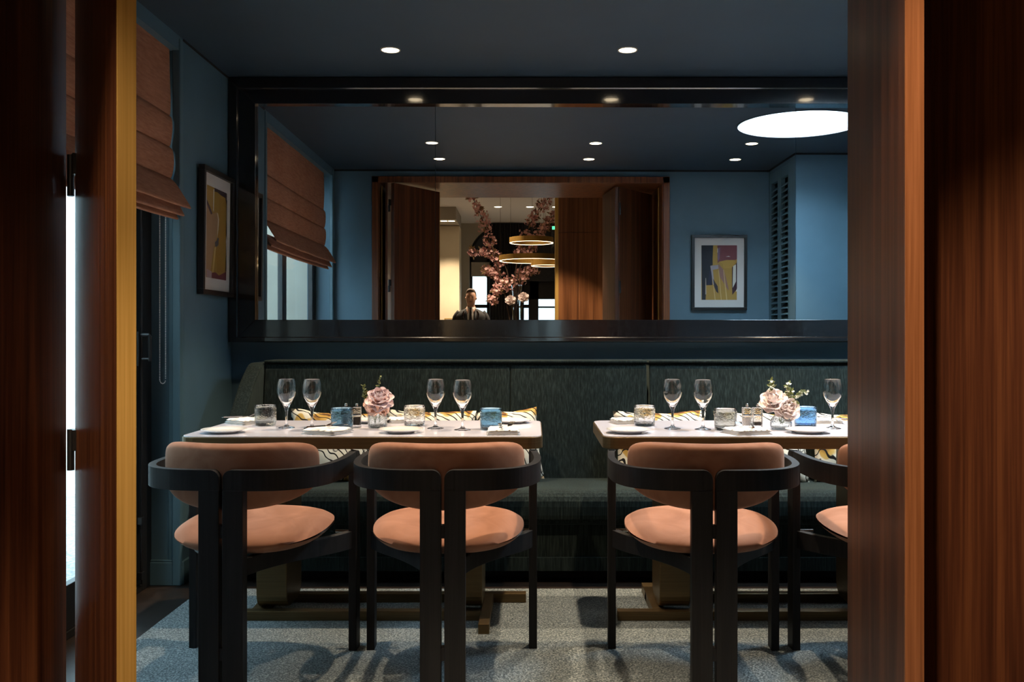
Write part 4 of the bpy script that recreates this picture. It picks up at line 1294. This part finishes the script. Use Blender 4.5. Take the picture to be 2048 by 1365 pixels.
# cream pillar with a dropped soffit over it
struct('wall_lobby_pillar', MB().box(-1.9, mx(919, 15.6), MD - 16.06, MD - 15.6, 0, 2.92), 'cream', 0.006)
struct('ceiling_lobby_soffit', MB().box(LXL, mx(912, 14.8), MD - 16.06, MD - 14.8, 2.93, LCEIL), 'greige')
def lobby_light(x, y, z, watts, label, size=100, blend=0.8):
    return downlight(x, y, z, watts, label, 'lobby downlights', 0.06, size, blend)
lobby_light(mx(996, 14.8), MD - 14.8, LCEIL, LOBBY_SPOT_W * 2, 'bright round lobby downlight above the blossom branches, seen in the mirror')
lobby_light(mx(1060, 14.8), MD - 14.8, LCEIL, LOBBY_SPOT_W * 2, 'round lobby downlight half hidden by blossom, seen in the mirror')
lobby_light(mx(1112, 14.8), MD - 14.8, LCEIL, LOBBY_SPOT_W * 2, 'round lobby downlight beside the walnut wall')
lobby_light(mx(888, 15.0), MD - 15.0, 2.93, 170, 'left one of two downlights in the soffit over the cream pillar')
lobby_light(mx(903, 15.0), MD - 15.0, 2.93, 170, 'right one of two downlights in the soffit over the cream pillar')
lobby_light(-1.20, 0.75, LCEIL, LOBBY_SPOT_W * 2.4, 'added lobby downlight left of the doorway, out of sight above, for light on the left door leaf', 80, 0.28)  # unseen lamp, added to light the left door leaf
lobby_light(0.20, 0.70, LCEIL, LOBBY_SPOT_W * 3.6, 'added lobby downlight at the middle of the doorway, out of sight above, for light on the doors and brass edge', 80, 0.28)  # unseen lamp, added to brighten the brass edge and the right leaves
lobby_light(-0.6, -1.6, LCEIL, LOBBY_SPOT_W * 2, 'added unseen lobby downlight near the blossom console')  # unseen lamp, added for more light in the lobby
# exit sign
e = empty('exit_sign', (mx(1110, FM), LYB + 0.12, 3.00), label='small green glowing exit sign on the far lobby wall', cat='exit sign')
MB().box(-0.06, 0.06, 0, 0.03, 0, 0.065).build('housing', 'white_trim', e, bevel=0.003)
MB().box(-0.056, 0.056, 0.03, 0.033, 0.004, 0.061).build('lit_panel', 'exit', e)

# ring chandelier
CY = MD - 11.5
e = empty('ring_chandelier', (mx(1063, 11.5), CY, LCEIL), label='brass ring chandelier of three glowing hoops in the lobby', cat='chandelier')
def hoop(cx, cy, z, R):
    b = MB().lathe([(R, 0), (R, 0.062), (R - 0.022, 0.062), (R - 0.022, 0), (R, 0)], 72, (cx, cy, z))
    h = b.build('hoop', 'brass', e)
    MB().lathe([(R - 0.003, -0.003), (R - 0.019, -0.003), (R - 0.019, 0.001), (R - 0.003, 0.001), (R - 0.003, -0.003)], 72, (cx, cy, z)).build('led_strip', 'ringglow', h)
    for k in range(3):
        a = 2 * PI * k / 3 + 0.9
        MB().tube([(cx + (R - 0.011) * math.cos(a), cy + (R - 0.011) * math.sin(a), z + 0.062), (cx + (R - 0.011) * math.cos(a), cy + (R - 0.011) * math.sin(a), 0)], 0.0018, 5).build('suspension_wire', 'steel', h)
hoop(0, 0, 2.243 - LCEIL, 0.27)
hoop(0.01, 0.02, 2.020 - LCEIL, 0.405)
hoop(0.19, -0.05, 1.965 - LCEIL, 0.195)
MB().lathe([(0, -0.03), (0.12, -0.03), (0.12, 0), (0, 0)], 32).build('ceiling_rose', 'brass', e)

# console, tall vase, blossom branches
BYY = MD - 12.3
e = empty('console_table', (mx(1033, 12.3), BYY, 0), label='dark console table under the blossom vase in the lobby', cat='table')
MB().box(-0.55, 0.55, -0.2, 0.2, 0.78, 0.82).build('top', 'blackwood', e, bevel=0.004)
for x in (-0.50, 0.46):
    for y in (-0.17, 0.13):
        MB().box(x, x + 0.04, y, y + 0.04, 0, 0.78).build('leg', 'black_metal', e, bevel=0.002)
vb = Vector((mx(1033, 12.3), BYY, 0.8205))
o = MB().lathe([(0, 0), (.085, 0), (.09, .012), (.075, .16), (.055, .45), (.050, .70), (.060, .86), (.074, .938), (.075, .945), (.073, .950), (.0705, .945), (.070, .938), (.056, .86), (.046, .70), (.051, .45), (.070, .16), (.083, .025), (0, .02)], 40).build('tall_vase', 'glass', None, vb, smooth=True)
tag(o, 'tall waisted clear glass vase holding blossom branches', 'vase')
def blossom_cluster(b, c, r, count, mi, rnd):
    for _ in range(count):
        d = Vector((rnd.gauss(0, 1), rnd.gauss(0, 1), rnd.gauss(0, 1))).normalized() * r * rnd.uniform(0.45, 1)
        nrm = (d.normalized() + Vector((rnd.gauss(0, .4), rnd.gauss(0, .4), rnd.gauss(0, .4)))).normalized()
        q = nrm.to_track_quat('Z', 'Y')
        s = rnd.uniform(0.016, 0.026)
        ctr = b.bm.verts.new(c + d)
        ring = []
        for k in range(15):
            a = 2 * PI * k / 15
            rr = s * (1.0, 0.95, 0.62)[k % 3]
            ring.append(b.bm.verts.new(c + d + q @ Vector((rr * math.cos(a), rr * math.sin(a), 0.35 * rr))))
        for k in range(15):
            b.bm.faces.new((ctr, ring[k], ring[(k + 1) % 15]))
def bp(px, py, dy=0.0):
    """point on the branch sheet given where it shows in the glass"""
    D = MD - (BYY + dy)
    return Vector((mx(px, D), BYY + dy, EYE + (668 - py) / FPX * D))
branches = [([(1030, 640), (1010, 590), (985, 500), (965, 440), (945, 395), (935, 375)], 0.05, [.45, .55, .63, .72, .80, .88, .95], 'long arching blossom branch reaching up to the left'),
            ([(1032, 640), (1020, 590), (1000, 555), (985, 545), (970, 540)], -0.06, [.5, .65, .8, .95], 'short blossom branch spreading low to the left'),
            ([(1034, 640), (1030, 560), (1045, 490), (1070, 430), (1098, 395), (1110, 370)], 0.04, [.35, .45, .55, .62, .70, .78, .86, .94], 'tall blossom branch reaching up to the right'),
            ([(1034, 640), (1028, 580), (1010, 570), (995, 580), (985, 600)], 0.08, [.4, .6, .8, 1.0], 'drooping blossom branch at the left of the vase'),
            ([(1035, 640), (1040, 570), (1052, 545), (1068, 540)], -0.04, [.45, .6, .8, 1.0], 'short blossom branch spreading to the right'),
            ([(1033, 640), (1018, 560), (1000, 520), (975, 505), (935, 505)], -0.02, [.5, .62, .74, .84, .96], 'blossom branch with bronze leaves pointing left'),
            ([(1034, 640), (1035, 560), (1060, 500), (1085, 460), (1108, 430)], 0.10, [.5, .6, .7, .8, .9, 1.0], 'blossom branch behind the upper glowing hoop')]
rnd = random.Random(3)
for pts, dy, at, lab in branches:
    P = [bp(x, y, dy * (i / (len(pts) - 1)) * 2) for i, (x, y) in enumerate(pts)]
    P[0] = vb + Vector((rnd.uniform(-.02, .02), rnd.uniform(-.02, .02), 0.03))
    C = catmull(P, 8)
    base = C[0].copy()
    e = empty('cherry_branch', base, label=lab + ' from the tall lobby vase', cat='branch', group='cherry blossom branches')
    MB().tube([p - base for p in C], lambda t: 0.011 * (1 - 0.75 * t), 6).build('stem', 'bark', e, smooth=True)
    b = MB(); bl = MB()
    for t in at:
        i = min(int(t * (len(C) - 1)), len(C) - 1)
        r = 0.105 * (1.25 - 0.6 * t) * rnd.uniform(0.8, 1.2)
        blossom_cluster(b, C[i] - base, r, int(46 * (1.35 - 0.6 * t)), 0, rnd)
        for _ in range(7):
            d = Vector((rnd.gauss(0, 1), rnd.gauss(0, .7), rnd.gauss(0, 1))).normalized()
            a = C[i] - base + d * 0.02; c = a + d * 0.085
            sd = d.cross(Vector((0, 1, 0))).normalized() * 0.012
            m_ = (a + c) / 2
            bl.bm.faces.new([bl.bm.verts.new(v) for v in (a, m_ + sd, c, m_ - sd)])
    tag(b.build('blossoms', 'cherry', e), kind='stuff')
    tag(bl.build('leaves', 'bronzeleaf', e), kind='stuff')
for k, (px, py) in enumerate(((1021, 600), (1047, 594))):
    p = bp(px, py, 0.10)
    rose(tuple(p), (math.radians(-60), 0, 0), 'blush', 'round blush pink flower at the %s of the tall lobby vase mouth' % ('left' if k == 0 else 'right'), 1.7, 'cut flowers', openr, tuple(vb + Vector((0, 0, 0.25))))

# ------------------------------------------------------------------ man in the lobby
def person():
    e = empty('person', (mx(942, 14.5), MD - 14.5, 0), (0, 0, 0), 'man in black suit, white shirt and black tie standing in the lobby', 'person')
    # continuous body grown over a jointed skeleton (faces +Y)
    J = {}
    V, E, R = [], [], []
    def node(n, co, r, parent=None):
        J[n] = len(V); V.append(co); R.append(r)
        if parent is not None: E.append((J[parent], J[n]))
    node('pelvis', (0, 0, 0.96), 0.14)
    node('waist', (0, 0.005, 1.10), 0.135, 'pelvis')
    node('chest', (0, 0.0, 1.30), 0.155, 'waist')
    node('collar', (0, -0.01, 1.46), 0.10, 'chest')
    node('neck', (0, 0.0, 1.54), 0.058, 'collar')
    node('skull_base', (0, 0.012, 1.62), 0.068, 'neck')
    node('skull', (0, 0.012, 1.70), 0.086, 'skull_base')
    node('crown', (0, 0.0, 1.765), 0.070, 'skull')
    for s, t in ((-1, 'l'), (1, 'r')):
        node('sh' + t, (0.165 * s, -0.01, 1.42), 0.058, 'collar')
        node('el' + t, (0.235 * s, -0.02, 1.17), 0.047, 'sh' + t)
        node('wr' + t, (0.250 * s, 0.06, 0.94), 0.032, 'el' + t)
        node('pa' + t, (0.252 * s, 0.085, 0.875), 0.034, 'wr' + t)
        for k, (dx, L) in enumerate(((-0.026, 0.070), (-0.009, 0.080), (0.009, 0.076), (0.025, 0.060))):
            node('f%d%s' % (k, t), (0.252 * s + 0.008 * s, 0.085 - dx, 0.840), 0.010, 'pa' + t)
            node('g%d%s' % (k, t), (0.248 * s, 0.095 - dx, 0.840 - L), 0.0085, 'f%d%s' % (k, t))
        node('th' + t, (0.235 * s, 0.125, 0.865), 0.011, 'pa' + t)
        node('ti' + t, (0.230 * s, 0.140, 0.825), 0.009, 'th' + t)
        node('hip' + t, (0.095 * s, 0, 0.90), 0.100, 'pelvis')
        node('kn' + t, (0.105 * s, 0.01, 0.50), 0.062, 'hip' + t)
        node('an' + t, (0.110 * s, -0.02, 0.10), 0.042, 'kn' + t)
        node('to' + t, (0.118 * s, 0.12, 0.045), 0.036, 'an' + t)
    me = bpy.data.meshes.new('body'); me.from_pydata(V, E, []); me.materials.append(M['skin'])
    o = link('body', me, e)
    md = o.modifiers.new('skin', 'SKIN'); md.use_smooth_shade = True
    for i, r in enumerate(R):
        me.skin_vertices[0].data[i].radius = (r * 1.0, r * 0.95)
        me.skin_vertices[0].data[i].use_root = (i == 0)
    sd = o.modifiers.new('sub', 'SUBSURF'); sd.levels = 2; sd.render_levels = 2
    def loft(name, rings, mat, n=24, close=True):
        """rings: (cx, cy, cz, rx, ry)"""
        b = MB()
        L = [[b.bm.verts.new((cx + rx * math.cos(2 * PI * k / n), cy + ry * math.sin(2 * PI * k / n), cz + (tz * math.sin(2 * PI * k / n)))) for k in range(n)] for cx, cy, cz, rx, ry, tz in rings]
        for A, Bq in zip(L, L[1:]):
            for k in range(n):
                b.bm.faces.new((A[k], A[(k + 1) % n], Bq[(k + 1) % n], Bq[k]))
        if close:
            b.bm.faces.new(L[0][::-1]); b.bm.faces.new(L[-1])
        return b.build(name, mat, e, smooth=True)
    # face
    loft('head', [(0, .012, 1.555, .030, .040, 0), (0, .022, 1.575, .052, .062, 0), (0, .02, 1.61, .066, .080, 0), (0, .012, 1.66, .073, .092, 0), (0, .008, 1.71, .077, .097, 0), (0, .0, 1.76, .070, .090, 0), (0, -.005, 1.80, .042, .055, 0), (0, -.005, 1.812, .012, .016, 0)], 'skin')
    b = MB(); b.prism([(-0.011, 1.648), (0.011, 1.648), (0.006, 1.70), (-0.006, 1.70)], 0.09, 0.125, 'Y'); b.build('nose', 'skin', e, bevel=0.006)
    for s in (-1, 1):
        MB().lathe([(0, -.009), (.013, 0), (0, .009)], 12, (0.030 * s, 0.094, 1.693)).build('eye', 'suit', e, smooth=True)
        MB().lathe([(0, -.028), (.012, -.012), (.016, .008), (0, .026)], 12, (0.078 * s, 0.0, 1.675)).build('ear', 'skin', e, smooth=True)
    MB().box(-0.022, 0.022, 0.094, 0.104, 1.617, 1.624).build('mouth', 'bark', e, bevel=0.003)
    loft('hair', [(0, -.022, 1.655, .079, .078, .01), (0, -.020, 1.72, .084, .088, .03), (0, -.008, 1.765, .079, .093, .03), (0, -.004, 1.805, .058, .070, .02), (0, -.004, 1.826, .020, .026, 0)], 'hair')
    # clothes
    loft('shirt', [(0, 0.008, 1.10, .15, .115, 0), (0, .008, 1.30, .165, .130, 0), (0, 0.0, 1.42, .13, .105, 0), (0, .0, 1.50, .070, .068, 0), (0, .004, 1.548, .066, .066, -.012)], 'shirt')
    b = MB()
    b.prism([(-0.022, 1.532), (0.022, 1.532), (0.014, 1.495), (-0.014, 1.495)], 0.072, 0.098, 'Y'); b.prism([(-0.013, 1.500), (0.013, 1.500), (0.034, 1.16), (0, 1.12), (-0.034, 1.16)], 0.128, 0.150, 'Y')
    b.prism([(-0.013, 1.510), (0.013, 1.510), (0.018, 1.44), (-0.018, 1.44)], 0.090, 0.135, 'Y')
    b.build('tie', 'tie', e, bevel=0.003)
    # jacket: torso shell open at the front, with sleeves and lapels
    b = MB()
    n = 26
    def jr(z):
        T = [(0.82, .205, .150), (0.95, .200, .150), (1.10, .185, .140), (1.30, .215, .155), (1.40, .235, .145), (1.455, .205, .118), (1.490, .14, .10), (1.515, .085, .085)]
        for (z0, a0, c0), (z1, a1, c1) in zip(T, T[1:]):
            if z <= z1:
                t = max(0, (z - z0) / (z1 - z0)); return a0 + (a1 - a0) * t, c0 + (c1 - c0) * t
        return T[-1][1:]
    def shell(off):
        def g(u, v):
            z = 0.82 + v * (1.515 - 0.82)
            rx, ry = jr(z)
            op = 0.04 if z < 1.12 else 0.04 + 0.62 * min(1, (z - 1.12) / 0.33)
            a = PI / 2 + op + u * (2 * PI - 2 * op)
            return ((rx + off) * math.cos(a), 0.004 + (ry + off) * math.sin(a), z)
        return g
    b.grid(n, 16, shell(0.0)); b.grid(n, 16, shell(0.012))
    for s in (-1, 1):
        b.tube(catmull([(0.150 * s, -0.01, 1.440), (0.215 * s, -0.015, 1.36), (0.240 * s, -0.02, 1.18), (0.250 * s, 0.02, 1.05), (0.254 * s, 0.055, 0.95)], 5), lambda t: 0.082 - 0.036 * t, 14)
        b.prism([(0.035 * s, 1.13), (0.105 * s, 1.40), (0.085 * s, 1.50), (0.055 * s, 1.46)] if s > 0 else [(0.055 * s, 1.46), (0.085 * s, 1.50), (0.105 * s, 1.40), (0.035 * s, 1.13)], 0.128, 0.158, 'Y')
    b.build('jacket', 'suit', e, smooth=True)
    for s in (-1, 1):
        loft('trouser_leg', [(0.11 * s, 0.0, 0.06, .075, .085, 0), (0.108 * s, 0.0, 0.30, .078, .085, 0), (0.105 * s, .005, 0.52, .088, .095, 0), (0.098 * s, 0, 0.80, .108, .12, 0), (0.085 * s, 0, 0.96, .115, .135, 0)], 'suit')
        loft('shoe', [(0.115 * s, 0.05, 0.0, .048, .135, 0), (0.115 * s, 0.05, 0.03, .050, .138, 0), (0.115 * s, 0.035, 0.07, .045, .11, 0), (0.112 * s, -.01, 0.11, .042, .055, 0)], 'shoe')
    return e
person()
# small framed photograph on a stand by the pillar
e = empty('framed_photo', (mx(905, 15.2), MD - 15.2, 0.0), label='framed photograph on a thin stand in front of the cream pillar', cat='picture')
MB().box(-0.13, 0.13, -0.015, 0.0, 1.00, 1.38).build('frame', 'brass', e, bevel=0.003)
MB().box(-0.115, 0.115, 0.0, 0.003, 1.015, 1.365).build('photograph', 'greige', e)
MB().tube([(0, -0.008, 0.02), (0, -0.008, 1.0)], 0.010, 8).build('pole', 'black_metal', e)
MB().lathe([(0, 0), (0.12, 0), (0.12, 0.015), (0.02, 0.025), (0, 0.025)], 24, (0, -0.008, 0)).build('base', 'black_metal', e)
# street beyond the lobby windows
struct('wall_street', MB().box(-6, 6, -13.2, -13.0, -0.1, 9.0), 'outwall')
struct('ground_street', MB().box(-6, 6, -13.0, LYB - 0.2, -0.15, -0.05), 'stone')
